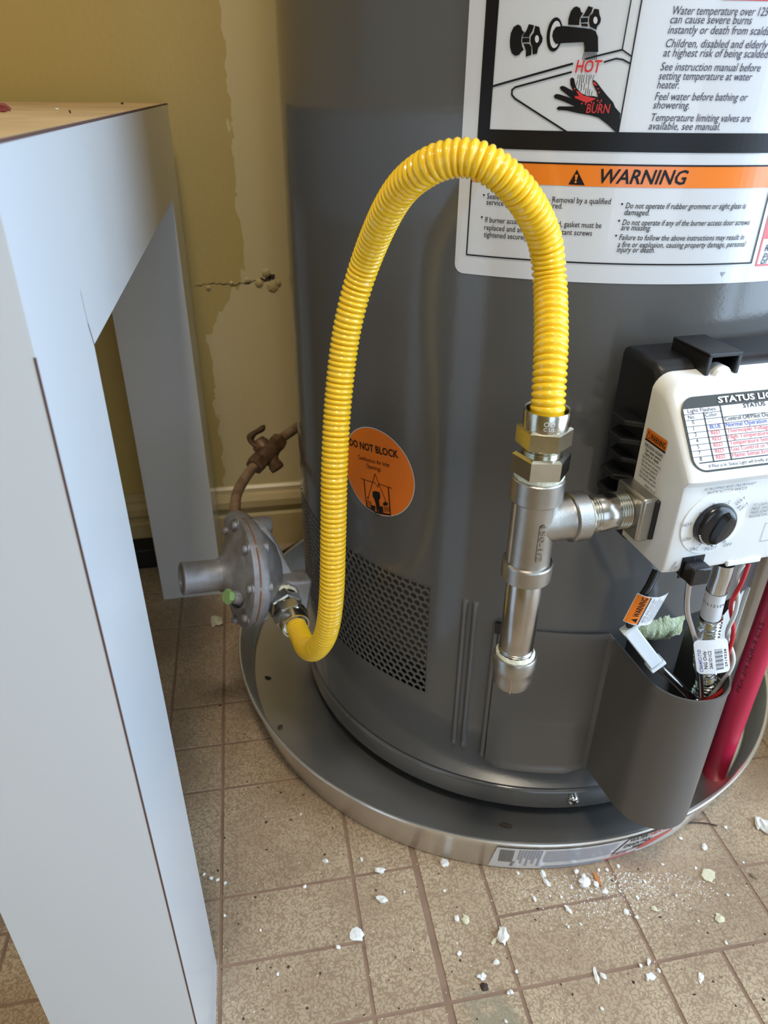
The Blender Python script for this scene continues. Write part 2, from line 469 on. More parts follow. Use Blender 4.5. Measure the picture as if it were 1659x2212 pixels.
# ================================================================== THE ROOM
UX, UY, UU = 0.04626, 0.26368, 0.0555          # printed tile grid of the vinyl
floor = struct(build(MB().box((-1.98, -2.5, -0.04), (1.18, 1.0, -0.0007)), 'floor', M['joint'], smooth=0))
JW = 0.0013
def tile_rects():
    """rectangles (u0,v0,u1,v1) of the vinyl pattern in grid units"""
    out = []
    def colm(u0, u1, vs):
        for a, b in zip(vs[:-1], vs[1:]): out.append((u0, a, u1, b))
    colm(-6, -5, [-5, -3, -1, 0, 2, 4, 5, 7, 9, 10.8, 12]); colm(-5, -3, [-5, -4, -2, 0, 1, 3, 5, 6, 8.6, 10, 12])
    colm(-3, -2, [-5, -3, -2, 0, 2, 4, 5, 6.05, 8.6, 10.8, 12])
    colm(-2, 0, [-5, -4, -2, -1.3, 0, 1, 2, 4, 5, 6.05, 8.6, 9.7, 12])
    colm(0, 1, [-5, -3, -1.6, 0, 2, 4, 5, 7, 9, 12])
    colm(1, 2, [-5, -4, -2, 0, 3, 4, 6, 8, 10, 12])
    colm(2, 4, [-5, -4, -2, 0, 1, 3, 4, 6, 8, 10, 12])
    colm(4, 5, [-5, -3, -2, 0]); colm(5, 7, [-5, -4, -1.5, 0]); colm(7, 8, [-5, -2, -1, 0]); colm(8, 10, [-5, -3, -1, 0])
    colm(4, 6, [0, 2, 4, 5, 7, 9, 12]); colm(6, 8, [0, 1.1, 3, 5, 6, 8, 10, 12]); colm(8, 9, [0, 1, 3, 4, 6, 8, 9, 12]); colm(9, 10, [0, 2, 3, 5, 6, 8, 10, 12])
    return out
_tm = {}
for (u0, v0, u1, v1) in tile_rects():
    x0, x1 = UX+u0*UU+JW, UX+u1*UU-JW; y0, y1 = UY+v0*UU+JW, min(UY+v1*UU-JW, 0.921)
    if u1 == 1: x1 -= 0.0014
    if u0 == 1: x0 += 0.0014
    key = (round(x1-x0, 5), round(y1-y0, 5))
    if key not in _tm:
        w, d = key; e = 0.0004
        me = bpy.data.meshes.new('tile')
        me.from_pydata([(-w/2,-d/2,-0.0009),(w/2,-d/2,-0.0009),(w/2,d/2,-0.0009),(-w/2,d/2,-0.0009),
                        (-w/2+e,-d/2+e,0),(w/2-e,-d/2+e,0),(w/2-e,d/2-e,0),(-w/2+e,d/2-e,0)], [],
                       [(4,5,6,7),(0,1,5,4),(1,2,6,5),(2,3,7,6),(3,0,4,7),(0,3,2,1)])
        me.materials.append(M['vinyl']); _tm[key] = me
    o = bpy.data.objects.new('tile', _tm[key]); COL.objects.link(o); o.parent = floor
    o.location = ((x0+x1)/2, (y0+y1)/2, 0.0)
rest = MB()
XL, XR, YN, YF = UX-6*UU, UX+10*UU, UY-5*UU, 0.921
def rest_fill(xa, xb, ya, yb):
    x = xa
    while x < xb-0.01:
        xn = min(x+2*UU, xb); y = ya
        while y < yb-0.01:
            yn = min(y+2*UU, yb); rest.box((x+JW, y+JW, -0.0009), (xn-JW, yn-JW, 0)); y = yn
        x = xn
rest_fill(-1.9, XL, -2.4, YF); rest_fill(XR, 1.10, -2.4, YF); rest_fill(XL, XR, -2.4, YN)
stuff(build(rest, 'tile_field', M['vinyl'], floor, smooth=0))

wall_b = struct(build(MB().box((-1.98, 0.925, -0.04), (1.18, 1.0, 2.5)), 'wall_back', M['wall'], smooth=0))
# crack and hole in the wall plaster
cr = Print()
top, bot = [], []
for k in range(25):
    t = k/24; p = at_y(420+165*t, 620-14*t-3*math.sin(t*9)+random.uniform(-3, 3), 0.9245)
    w = 0.0002+0.0007*abs(math.sin(k*2.3))*(0.3+t)+(0.0022*max(0, t-0.8)/0.2)
    top.append((p[0], p[2]+w)); bot.append((p[0], p[2]-w*0.8))
cr.poly(top+bot[::-1])
hp = at_y(586, 598, 0.9245)
cr.poly([(hp[0]+0.0062*r_*math.cos(a), hp[2]+0.0038*r_*math.sin(a)) for a, r_ in [(2*math.pi*k/14, random.uniform(0.6, 1.2)) for k in range(14)]])
cr.build('crack', M['dirt'], wall_b, lambda x, z, h: (x, 0.9250-h, z), 0.0004)
for (u, v, s_) in ((560, 612, 0.006), (590, 618, 0.008), (575, 590, 0.006), (535, 606, 0.004), (600, 612, 0.005), (500, 612, 0.003), (450, 622, 0.0035)):
    p = at_y(u, v, 0.9235); mb = MB(); n = 8
    mb.lathe((p[0], 0.9255, p[2]), (random.uniform(-.2, .2), -1, random.uniform(-.3, .3)), [(s_, 0), (s_*0.8, 0.0018), (s_*0.3, 0.0030)], 7, random.random())
    build(mb, 'plaster_flake', M['cream'], wall_b, smooth=0)

# moulded baseboard along the back wall
prof = [(0.0, 0.0), (0.012, 0.0), (0.012, 0.052), (0.0095, 0.056), (0.0095, 0.061), (0.0135, 0.064), (0.0165, 0.069), (0.0165, 0.079), (0.012, 0.0865), (0.0075, 0.0885), (0.0065, 0.094), (0.003, 0.0975), (0.0, 0.098)]
struct(build(MB().prism([(-1.9, 0.9255-d, z) for d, z in prof], (0, 0, 0), (3.0, 0, 0)), 'baseboard_back', M['cream'], smooth=20))
struct(build(MB().box((-1.98, -2.5, 0), (-1.9, 0.925, 2.5)), 'wall_left', M['room_white'], smooth=0))
mb = MB()
mb.box((1.10, -2.5, 0), (1.18, -0.88, 2.5)); mb.box((1.10, 0.28, 0), (1.18, 0.925, 2.5)); mb.box((1.10, -0.88, 2.05), (1.18, 0.28, 2.5))
struct(build(mb, 'wall_right', M['room_white'], smooth=0))
mb = MB()
mb.box((-1.9, -2.5, 0), (-0.20, -2.4, 2.5)); mb.box((0.96, -2.5, 0), (1.10, -2.4, 2.5)); mb.box((-0.20, -2.5, 2.05), (0.96, -2.4, 2.5))
struct(build(mb, 'wall_front', M['room_white'], smooth=0))
M['olive'] = mat('olive_wall_paint', (172, 152, 96), 0.6)
struct(build(MB().box((-1.9, -0.62, 0), (0.03, -0.54, 2.5)), 'shade_partition', M['olive'], smooth=0))  # unseen partition, added to keep front light off the table leg
struct(build(MB().box((-1.98, -2.5, 2.5), (1.18, 1.0, 2.56)), 'ceiling', M['ceiling'], smooth=0))
# glazed door frame with mullions, casing of the doorway
mb = MB()
for y in (-0.88, -0.80, -0.74, -0.46, 0.255): mb.box((1.095, y, 0), (1.135, y+0.025, 2.05))
mb.box((1.095, -0.88, 2.01), (1.135, 0.28, 2.05)); mb.box((1.095, -0.88, 0), (1.135, 0.28, 0.06))
struct(build(mb, 'door_1', M['trim_white'], smooth=0))
mb = MB()
for x in (-0.26, 0.96): mb.box((x, -2.412, 0), (x+0.06, -2.385, 2.11))
mb.box((-0.26, -2.412, 2.05), (1.02, -2.385, 2.11))
struct(build(mb, 'trim_2', M['trim_white'], smooth=0))
# flush ceiling lamp above the camera side of the heater
LPX, LPY = -0.05, -0.35
lamp = thing('ceiling_lamp', 'round white flush ceiling lamp with a glowing glass bowl', 'lamp', (LPX, LPY, 2.5))
build(MB().lathe((LPX, LPY, 2.5), (0, 0, -1), [(0.16, 0.0), (0.16, 0.02), (0.15, 0.03)], 40), 'base', M['ceiling'], lamp)
glass = mat('lit_glass', (255, 236, 206), 0.4)
gb = glass.node_tree.nodes['Principled BSDF']; gb.inputs['Emission Color'].default_value = (1.0, 0.80, 0.56, 1); gb.inputs['Emission Strength'].default_value = 3.0
build(MB().lathe((LPX, LPY, 2.5), (0, 0, -1), [(0.145, 0.028), (0.135, 0.06), (0.09, 0.088), (0.0001, 0.098)], 40), 'glass_bowl', glass, lamp)
area_light('ceiling_lamp_light', (LPX, LPY, 2.39), (LPX, LPY, 0.0), 0.26, 0.26, 29.0, (1.0, 0.89, 0.74))
# low white painted trim block beside the pan
struct(build(MB().box((0.512, 0.36, 0), (0.60, 0.458, 0.085)), 'trim_1', M['trim_white'], bevel=0.004))

# ================================================================== THE TABLE
TX0, TX1, TY0, TY1, TZ, TT = -0.717, -0.0673, 0.2342, 0.890, 0.5708, 0.0825
LG = 0.0865
tb = thing('parsons_table', 'white laminate side table with square legs and dusty tan top against the wall', 'table', (-0.39, 0.56, 0))
build(MB().box((TX0, TY0, TZ-TT), (TX1, TY1, TZ-0.0008)), 'apron', M['laminate'], tb, smooth=0)
build(MB().box((TX0+0.001, TY0+0.001, TZ-0.0009), (TX1-0.0008, TY1, TZ)), 'tabletop', M['table_top'], tb, smooth=0)
build(MB().box((TX0+0.0002, TY0+0.0002, TZ-0.0014), (TX1+0.0001, TY1, TZ-0.0003)), 'edge_strip', M['edge_dark'], tb, smooth=0)
for (lx, ly) in ((TX1-0.077, TY0), (TX1-0.077, TY1-LG), (TX0, TY0), (TX0, TY1-LG)):
    lg = build(MB().box((lx, ly, 0), (lx+0.077, ly+LG, TZ-TT)), 'leg', M['laminate'], tb, smooth=0)
    if lx > -0.3 and ly < 0.4:
        # open seam of the laminate along the front corner and the split at the joint
        build(MB().box((lx+0.0764, ly-0.0001, 0.0), (lx+0.0771, ly+0.0007, TZ-0.060)), 'seam', M['edge_dark'], lg, smooth=0)
        cp = Print(); a = [(TY0+LG, TZ-TT), (TY0+LG-0.004, TZ-TT+0.010), (TY0+LG-0.006, TZ-TT+0.024)]
        cp.stroke(a[:2], 0.0007); cp.stroke(a[1:], 0.0003)
        cp.build('split', M['edge_dark'], lg, lambda y, z, h: (TX1+h, y, z), 0.0002)

# ================================================================== DRAIN PAN
PZ0 = 0.0006
pan = thing('drain_pan', 'round shallow aluminium drain pan under the water heater', 'pan', (PC[0], PC[1], 0))
mb = MB()
mb.lathe((PC[0], PC[1], 0), (0, 0, 1), [(0.2700, PZ0), (0.277, PZ0), (0.2800, 0.0022), (0.2918, 0.0480), (0.2930, 0.0500), (0.2937, 0.0516), (0.2930, 0.0530), (0.2915, 0.0533), (0.2903, 0.0524), (0.2902, 0.0505),
         (0.2822, 0.0185), (0.2808, 0.0156), (0.2780, 0.0145), (0.0001, 0.0145)], 180, close=False)
build(mb, 'pan_body', M['alum'], pan, smooth=50)

# product sticker on the outside of the pan wall
def pan_map(a, hgt, h):                        # a: angle*radius, hgt: height
    th = a/0.287; r = 0.2800+(0.2918-0.2800)*(hgt-0.0022)/0.0458+h
    return (PC[0]+r*math.cos(th), PC[1]+r*math.sin(th), hgt)
def pan_a(u, v): return on_cyl(u, v, 0.2865, PC)[0]*0.287
aL, aR = pan_a(1062, 1850), pan_a(1478, 1795)
pl = Print(); pl.poly([(aL+0.003, 0.0445), (aL-0.0015, 0.0035), (aR-0.004, 0.0035), (aR, 0.0445)])
psk = pl.build('product_sticker', M['sticker'], pan, pan_map, 0.0004, 0.006)
psk['label'] = 'white product sticker with barcode and red strip'
pi, pg, prd = Print(), Print(), Print()
def pa(u): return pan_a(u, float(np.interp(u, [1062, 1150, 1250, 1330, 1400, 1440, 1478], [1850, 1855, 1850, 1838, 1818, 1806, 1795])))
b0, b1 = pa(1077), pa(1108)
for k in range(22):                            # barcode
    w = (0.3, 0.55, 0.25, 0.8)[k*7 % 4]*(b1-b0)/22; x = b0+k*(b1-b0)/22; pi.rect(x, 0.016, x+w, 0.041)
pi.text('28906', (pa(1106)+0.002, 0.007), size=0.0045, rot=math.pi/2*0.9)
for r_ in range(8):
    x = pa(1118)+r_*(pa(1170)-pa(1118))/8; pg.rect(x, (0.022, 0.014, 0.026, 0.009)[r_ % 4], x+0.0016, 0.042)
for r_ in range(9): pg.rect(pa(1174), 0.0392-r_*0.0027, pa(1326 if r_ < 6 else 1322), 0.0401-r_*0.0027)
for r_ in range(2): pg.rect(pa(1178), 0.0070-r_*0.0024, pa(1316), 0.0084-r_*0.0024)
x0_, x1_, x2_ = pa(1328), pa(1345), pa(1440)
prd.rect(pa(1318), 0.0045, pa(1388), 0.0072)
prd.poly([(pa(1386), 0.010), (pa(1404), 0.010), (pa(1446), 0.022), (pa(1448), 0.030), (pa(1402), 0.026), (pa(1390), 0.021)])
pi.stroke([(x0_, 0.0165), (x1_, 0.0440), (x2_, 0.0440)], 0.0016); pi.stroke([(x0_, 0.0165), (pa(1388), 0.0165)], 0.0012); pi.rect(pa(1370), 0.0185, pa(1392), 0.0215)
pi.text('WATER', (pa(1350), 0.0355), (pa(1388), 0.0355), h=0.0100, bold=0.02); prd.text('HEATER', (pa(1391), 0.0355), (pa(1436), 0.0355), h=0.0100, bold=0.02)
pi.text('DRAIN PAN', (pa(1346), 0.0245), (pa(1402), 0.0245), h=0.0105, bold=0.02)
prd.text('ALUMINUM', (pa(1328), 0.0100), (pa(1362), 0.0100), h=0.0062, bold=0.02)
pi.build('lettering', M['ink'], psk, pan_map, 0.0007, 0.006); pg.build('lettering', M['grey_ink'], psk, pan_map, 0.0007, 0.006); prd.build('red_print', M['red_ink'], psk, pan_map, 0.0006, 0.006)

# ================================================================== WATER HEATER
wh = thing('water_heater', 'tall dark grey gas water heater tank with large warning sticker', 'water heater', (HC[0], HC[1], 0.0145))
HZ = Vector((HC[0], HC[1], 0))
PERF = (-201.0, -129.5, 0.1395, 0.2495)        # angles and heights of the perforated air inlet
OPEN = (-91.5, -61.5, 0.100, 0.2365)           # burner opening behind the access cover
def jacket():
    ths = sorted(set([-270+1.5*k for k in range(241)]+[PERF[0], PERF[1], OPEN[0], OPEN[1]]))[:-1]
    zs = [0.0515, 0.0545, 0.100, PERF[2], 0.19, OPEN[3], PERF[3], 0.30, 0.38, 0.5, 0.62, 0.75, 0.95, 1.20, 1.215]
    rs = [HR-0.0035, HR]+[HR]*(len(zs)-3)+[HR-0.008]
    mb = MB(); n = len(ths); vs = []; fs = []
    for z, r in zip(zs, rs):
        for t in ths: a = math.radians(t); vs.append((HC[0]+r*math.cos(a), HC[1]+r*math.sin(a), z))
    for i in range(len(zs)-1):
        for k in range(n):
            t0 = ths[k]; t1 = ths[(k+1) % n] if k+1 < n else 90.0
            tm, zm = (t0+t1)/2, (zs[i]+zs[i+1])/2
            if PERF[0] < tm < PERF[1] and PERF[2] < zm < PERF[3]: continue
            if OPEN[0] < tm < OPEN[1] and OPEN[2] < zm < OPEN[3]: continue
            k2 = (k+1) % n; fs.append((i*n+k, i*n+k2, (i+1)*n+k2, (i+1)*n+k))
    fs.append(tuple((len(zs)-1)*n+k for k in range(n)))
    return mb.add(vs, fs)
build(jacket(), 'jacket', M['jacket'], wh, smooth=40)
# perforated screen: hexagonal cells with round holes
mb = MB(); D = 0.0069; rw = D*math.sqrt(3)/2; hr = 0.00290
sA, sB = (math.radians(PERF[0])-TH0)*HR, (math.radians(PERF[1])-TH0)*HR
for j in range(int((PERF[3]-PERF[2])/rw)+1):
    z0 = PERF[2]+0.0012+j*rw
    for i in range(int((sB-sA)/D)+1):
        s0 = sB-0.0006-i*D-(D/2 if j % 2 else 0)
        out, inn, back = [], [], []
        for k in range(12):
            a = math.radians(30+30*k); R_ = (D/math.sqrt(3) if k % 2 == 0 else D/2)*1.002
            out.append(heater_map(s0+R_*math.cos(a), z0+R_*math.sin(a), 0.0003))
            inn.append(heater_map(s0+hr*math.cos(a), z0+hr*math.sin(a), 0.0003))
            back.append(heater_map(s0+hr*math.cos(a), z0+hr*math.sin(a), -0.0012))
        fs = []
        for k in range(12):
            k2 = (k+1) % 12; fs += [(k, k2, 12+k2, 12+k), (12+k, 12+k2, 24+k2, 24+k)]
        mb.add(out+inn+back, fs)
build(mb, 'air_inlet_screen', M['jacket'], wh, smooth=40, recalc=False)['label'] = 'perforated grey air inlet screen'
build(MB().lathe((HC[0], HC[1], 0), (0, 0, 1), [(0.218, 0.045), (0.218, 0.32)], 96, close=False), 'inner_shroud', M['inner'], wh, smooth=40)
mb = MB(); vs = []; fs = []
for k in range(25):
    a = math.radians(OPEN[0]-3+(OPEN[1]-OPEN[0]+6)*k/24)
    for z in (OPEN[2]-0.01, OPEN[3]+0.012): vs.append((HC[0]+0.2225*math.cos(a), HC[1]+0.2225*math.sin(a), z))
for k in range(24): fs.append((2*k, 2*k+2, 2*k+3, 2*k+1))
build(mb.add(vs, fs), 'burner_opening', M['liner'], wh, smooth=40)
# flange of the opening, folded edge on its far side and along its top
mb = MB()
for (ta, r0, r1) in ((OPEN[1], 0.2225, 0.2365),):
    a = math.radians(ta); x, y = math.cos(a), math.sin(a)
    mb.prism([(HC[0]+r0*x, HC[1]+r0*y, OPEN[2]), (HC[0]+r1*x, HC[1]+r1*y, OPEN[2]), (HC[0]+r1*x, HC[1]+r1*y, OPEN[3]), (HC[0]+r0*x, HC[1]+r0*y, OPEN[3])], (0, 0, 0), (0.0012*y, -0.0012*x, 0))
build(mb, 'opening_flange', M['wire_white'], wh, smooth=0)
def pol(t, r, z): a = math.radians(t); return (HC[0]+r*math.cos(a), HC[1]+r*math.sin(a), z)
build(MB().add([pol(-62, 0.2335, 0.236), pol(-72, 0.2290, 0.185), pol(-75, 0.2280, 0.150), pol(-72, 0.2290, 0.102), pol(-62, 0.2335, 0.102)], [(0, 1, 3), (0, 3, 4), (1, 2, 3)]), 'insulation_retainer', M['wire_white'], wh, smooth=0)
# base ring and foot
build(MB().lathe((HC[0], HC[1], 0), (0, 0, 1), [(0.2290, 0.0275), (0.2350, 0.0285), (0.2362, 0.0300), (0.2358, 0.0480), (0.2366, 0.0496), (0.2358, 0.0510), (0.2330, 0.0520), (0.2300, 0.0520)], 180, close=False), 'base_ring', M['jacket'], wh, smooth=50)
build(MB().lathe((HC[0], HC[1], 0), (0, 0, 1), [(0.0001, 0.0275), (0.2305, 0.0275)], 90, close=False), 'base_plate', M['liner'], wh, smooth=0)
for k in range(3):
    a = math.radians(30+120*k); build(MB().lathe((HC[0]+0.17*math.cos(a), HC[1]+0.17*math.sin(a), 0.0145), (0, 0, 1), [(0.02, 0), (0.02, 0.0145)], 20), 'foot', M['liner'], wh)
# screw head on the base ring
t_, z_ = on_cyl(1238, 1728, 0.236, HC); dv = (math.cos(t_), math.sin(t_), 0)
mb = MB(); o_ = (HC[0]+0.2355*dv[0], HC[1]+0.2355*dv[1], z_)
mb.lathe(o_, dv, [(0.0052, 0), (0.0052, 0.001), (0.0042, 0.0028), (0.0022, 0.0040), (0.0001, 0.0044)], 20)
scr = build(mb, 'screw', M['steel'], wh, smooth=60)
tv = Vector((-dv[1], dv[0], 0)); oc = Vector(o_)+Vector(dv)*0.0043
build(MB().obox(oc, (tv, (0, 0, 1), dv), (0.0026, 0.0005, 0.0004)).obox(oc, (tv, (0, 0, 1), dv), (0.0005, 0.0026, 0.0004)), 'drive_slot', M['ink'], scr, smooth=0)
# two pressed ribs in the jacket
for s_ in (lab(1005, 1300)[0], lab(1028, 1300)[0]):
    mb = MB(); vs = []; fs = []
    zz = [0.0905, 0.0915, 0.093]+[0.10+0.0148*k for k in range(10)]+[0.2455, 0.2475, 0.2485]
    for i, z in enumerate(zz):
        e = min(1.0, (z-zz[0])/0.0025, (zz[-1]-z)/0.0025)
        for k in range(9):
            x = -1+k/4; vs.append(heater_map(s_+x*0.0026, z, 0.0001+0.0030*e*(1-x*x)))
    for i in range(len(zz)-1):
        for k in range(8): fs.append((i*9+k, i*9+k+1, (i+1)*9+k+1, (i+1)*9+k))
    build(mb.add(vs, fs), 'rib', M['jacket'], wh, smooth=60)

# ---- large warning sticker
SL, SR, SB, STOP = -0.0706, 0.165, 0.4888, 0.72
st = Print()
st.poly(rounded(SL, SB, SR, STOP, 0.0055))
sk = st.build('warning_sticker', M['sticker'], wh, heater_map, 0.0003, 0.004)
sk['label'] = 'large white warning sticker with orange band and tap illustration'
blk, wht, org_, red, sla = Print(), Print(), Print(), Print(), Print()
# heavy black frame with a rounded outer corner
r_ = 0.0065; xo, zo, xi, zi = -0.0614, 0.5568, -0.0546, 0.5661
arc = [(xo+r_-r_*math.cos(a), zo+r_-r_*math.sin(a)) for a in [math.radians(90*k/8) for k in range(9)]]
blk.poly([(xo, STOP-0.01)]+arc+[(SR-0.01, zo), (SR-0.01, zi), (xi, zi), (xi, STOP-0.01)])
# warning box
fx0, fx1, fz0, fz1 = -0.0633, 0.1036, 0.4998, 0.5506
lw = 0.0008
for a, b in (((fx0, fz0), (fx1, fz0)), ((fx1, fz0), (fx1, fz1)), ((fx1, fz1), (fx0, fz1)), ((fx0, fz1), (fx0, fz0))): blk.stroke([a, b], lw)
org_.rect(fx0+lw/2, 0.5397, fx1-lw/2, fz1-lw/2)
a, b, c = lab(1246.5, 366), lab(1228, 398), lab(1263, 400)
blk.poly([a, b, c])
tx, tz = a[0]+0.0001, b[1]
org_top = Print(); org_top.poly([(tx-0.0008, tz+0.0050), (tx+0.0008, tz+0.0050), (tx+0.0004, tz+0.0022), (tx-0.0004, tz+0.0022)]); org_top.ellipse(tx, tz+0.0013, 0.0006, 0.0006, n=10)
def line(pr, body, l, r, h, shear=0.0, bold=0.0):
    p0, p1 = lab(*l), lab(*r); z = (p0[1]+p1[1])/2
    pr.text(body, (p0[0], z), (p1[0], z), h=h, shear=shear, bold=bold)
p0, p1 = lab(1293, 403), lab(1480, 407)
blk.text('WARNING', (p0[0], 0.54155), (p1[0], 0.54155), h=0.0100, shear=0.22, bold=0.016)
BH = 0.0043
line(blk, 'Sealed burner assembly - Removal by a qualified', (1052.7, 427), (1318, 443), BH, 0.0, 0.004)
line(blk, 'service personnel is required.', (1051.4, 441.5), (1215, 451), BH, 0.0, 0.004)
line(blk, 'If burner access door is opened, gasket must be', (1048.5, 478), (1298, 494), BH, 0.0, 0.004)
line(blk, 'replaced and all four heat resistant screws', (1046.4, 495), (1278, 510), BH, 0.0, 0.004)
line(blk, 'tightened securely', (1045.5, 511), (1139, 518), BH, 0.0, 0.004)
for u, v in ((1046, 421), (1041.5, 468.5), (1343.5, 440.5), (1337, 476.5), (1330.5, 508.5)):
    p = lab(u, v); blk.ellipse(p[0], p[1], 0.00055, 0.00055, n=10)
line(blk, 'Do not operate if rubber grommet or sight glass is', (1351, 447), (1608, 453), BH, 0.2, 0.004)
line(blk, 'damaged.', (1347.6, 463.5), (1401.6, 465.6), BH, 0.2, 0.004)
line(blk, 'Do not operate if any of the burner access door screws', (1344, 482), (1616, 489), BH, 0.2, 0.004)
line(blk, 'are missing.', (1340.5, 496), (1404.5, 499), BH, 0.2, 0.004)
line(blk, 'Failure to follow the above instructions may result in', (1337, 515), (1604, 520), BH, 0.2, 0.004)
line(blk, 'a fire or explosion, causing property damage, personal', (1334, 529), (1607, 536), BH, 0.2, 0.004)
line(blk, 'injury or death.', (1331.6, 543.5), (1413, 546), BH, 0.2, 0.004)
# red bordered note beside the box
ra = lab(1632, 573); red.stroke([(ra[0], ra[1]+0.05), (ra[0], ra[1]), (SR-0.012, ra[1])], 0.0011)
rb = lab(1650, 516); red.rect(ra[0], rb[1], SR-0.012, rb[1]+0.012)
for body, (u, v) in (('Ro', (1649.5, 543)), ('pos', (1646, 556)), ('of ti', (1641, 570))):
    p = lab(u, v); blk.text(body, p, size=0.0055, shear=0.2)
red.build('red_note_frame', M['red_ink'], sk, heater_map, 0.0005, 0.004); red = Print()
rt_ = lab(1600, 1); red.rect(0.053, rt_[1], SR-0.012, rt_[1]+0.03)
red.build('red_header', M['red_ink'], sk, heater_map, 0.0005, 0.004); red = Print()
# text column of the scald warning
TH = 0.0051
for body, l, r in (('Water temperature over 125°F', (1452, 30), (1672, 37)), ('can cause severe burns', (1447, 49), (1621.5, 54.5)),
        ('instantly or death from scalds.', (1442, 71), (1661, 78)), ('Children, disabled and elderly are', (1437, 100), (1681, 108)),
        ('at highest risk of being scalded.', (1432, 120), (1658, 127.5)), ('See instruction manual before', (1426, 150), (1639.6, 157)),
        ('setting temperature at water', (1422, 169.5), (1621.5, 176.5)), ('heater.', (1418, 190.5), (1465.6, 192)),
        ('Feel water before bathing or', (1414, 213.5), (1612, 220.5)), ('showering.', (1410, 233.5), (1487.5, 236)),
        ('Temperature limiting valves are', (1406, 259.5), (1618.5, 265)), ('available, see manual.', (1400, 279), (1553, 282))):
    line(sla, body, l, r, TH, 0.2, 0.002)
p = lab(1560, 592); sla_t = [(p[0]-0.0016, p[1]+0.0012), (p[0]+0.0016, p[1]+0.0012), (p[0], p[1]-0.0012)]
gry = Print(); gry.poly(sla_t)
# tap illustration, drawn in its own 0..1660 sheet coordinates
def ic(x, y): return lab(1060+x/4.879, y/4.879)
def ip(pr, pts): pr.poly([ic(x, y) for x, y in pts])
def ie(pr, cx, cy, rx, ry, rot=0.0, n=28):
    c, s = math.cos(rot), math.sin(rot)
    pr.poly([ic(cx+rx*math.cos(t)*c-ry*math.sin(t)*s, cy+rx*math.cos(t)*s+ry*math.sin(t)*c) for t in [2*math.pi*k/n for k in range(n)]])
def il(pr, pts, w): pr.stroke([ic(x, y) for x, y in pts], w/4.879*0.000235)
ip(blk, [(290,258),(320,275),(335,320),(360,345),(330,375),(325,440),(335,490),(352,525),(325,545),(300,580),(260,590),(225,560),(208,500),(205,430),(215,350),(245,285)])
ip(blk, [(405,255),(460,268),(440,330),(410,375),(412,392),(335,392),(345,370),(380,320)])
ip(blk, [(335,402),(412,400),(410,447),(335,450)])
ip(blk, [(345,462),(410,462),(432,500),(432,578),(372,600),(375,540),(360,490)])
ip(blk, [(470,272),(515,285),(525,345),(550,400),(545,440),(500,510),(492,565),(445,575),(442,500),(420,440),(425,385),(455,345)])
ie(wht, 490, 412, 21, 40)
ie(blk, 675, 364, 82, 182, 0.12)
ie(wht, 684, 364, 56, 145, 0.12)
spout = Print()
ip(spout, [(650,380),(660,330),(690,285),(770,275),(1050,305),(1105,330),(1130,390),(1132,550),(985,550),(990,500),(980,445),(760,455),(690,465),(665,430)])
ip(blk, [(905,68),(940,85),(955,130),(975,140),(950,175),(935,215),(935,266),(818,262),(820,200),(845,120),(875,80)])
ip(blk, [(1030,65),(1078,80),(1060,130),(1030,175),(965,175),(990,140)])
ip(blk, [(950,190),(1025,188),(1025,235),(950,240)])
ip(blk, [(950,250),(1020,250),(1025,282),(960,275)])
ip(blk, [(1090,92),(1140,100),(1145,150),(1162,200),(1155,240),(1120,280),(1115,315),(1085,300),(1045,280),(1035,215),(1045,165),(1075,140)])
ie(wht, 1103, 215, 22, 38)
il(blk, [(30,908),(862,672)], 20); il(blk, [(1000,622),(1120,590),(1385,525)], 17); il(blk, [(1385,525),(1478,592)], 14); il(blk, [(1478,0),(1385,520)], 13)
il(blk, [(850,760),(260,920),(228,948),(226,1000),(260,1040),(810,1395)], 18); il(blk, [(1195,655),(1320,618),(1390,628),(1470,672)], 16); il(blk, [(1590,0),(1340,1405)], 15)
for k in range(9): il(blk, [(985+k*16, 556),(968+k*18, 628)], 6)
for (x, y0, y1) in ((925,790,830),(945,790,880),(965,790,900),(985,790,870),(1015,790,880),(1040,790,900),(1062,790,830),(1085,790,840),(915,850,900),(935,880,935),(960,900,960),(990,880,950),(1005,930,1000),(1030,910,990),(1045,940,1005),(1070,960,1005)):
    il(blk, [(x, y0), (x-10, y1)], 6)
ip(blk, [(860,815),(880,830),(890,880),(905,930),(960,985),(1020,1010),(1080,1012),(1130,1025),(1120,970),(1085,900),(1070,855),(1085,840),(1120,870),(1180,950),(1220,1000),(1290,1080),(1310,1130),(1365,1195),(1340,1415),(1230,1310),(1135,1240),(1050,1215),(930,1195),(800,1165),(710,1160),(695,1140),(720,1120),(890,1122),(760,1065),(675,1035),(665,1010),(690,990),(730,995),(850,1035),(740,945),(728,920),(750,905),(780,910),(870,960),(840,890),(838,830)])
ip(red, [(900,955),(930,965),(975,1005),(1110,1040),(1060,1065),(1010,1085),(940,1055),(885,1030),(890,1010),(930,1015)])
ip(red, [(1078,858),(1100,868),(1122,900),(1105,905),(1085,885)])
for x, y in ((885,935),(1130,935),(1142,975),(1125,1060),(1150,1080),(1165,1058),(1085,1085),(960,1090),(1000,1095),(1060,1080)): ie(red, x, y, 8, 10, n=8)
p0, p1 = ic(888, 762), ic(1160, 764); red.text('HOT', (p0[0], p0[1]), (p1[0], p0[1]), h=0.0076, shear=0.15, bold=0.02)
p0, p1 = ic(1003, 1190), ic(1248, 1198); red.text('BURN', (p0[0], p0[1]), (p1[0], p0[1]), h=0.0060, shear=0.1, bold=0.008)
org_.build('orange_band', M['orange'], sk, heater_map, 0.0005, 0.004)
blk.build('lettering', M['ink'], sk, heater_map, 0.0007, 0.004)
wht.build('illustration_highlight', M['sticker'], sk, heater_map, 0.0009, 0.004)
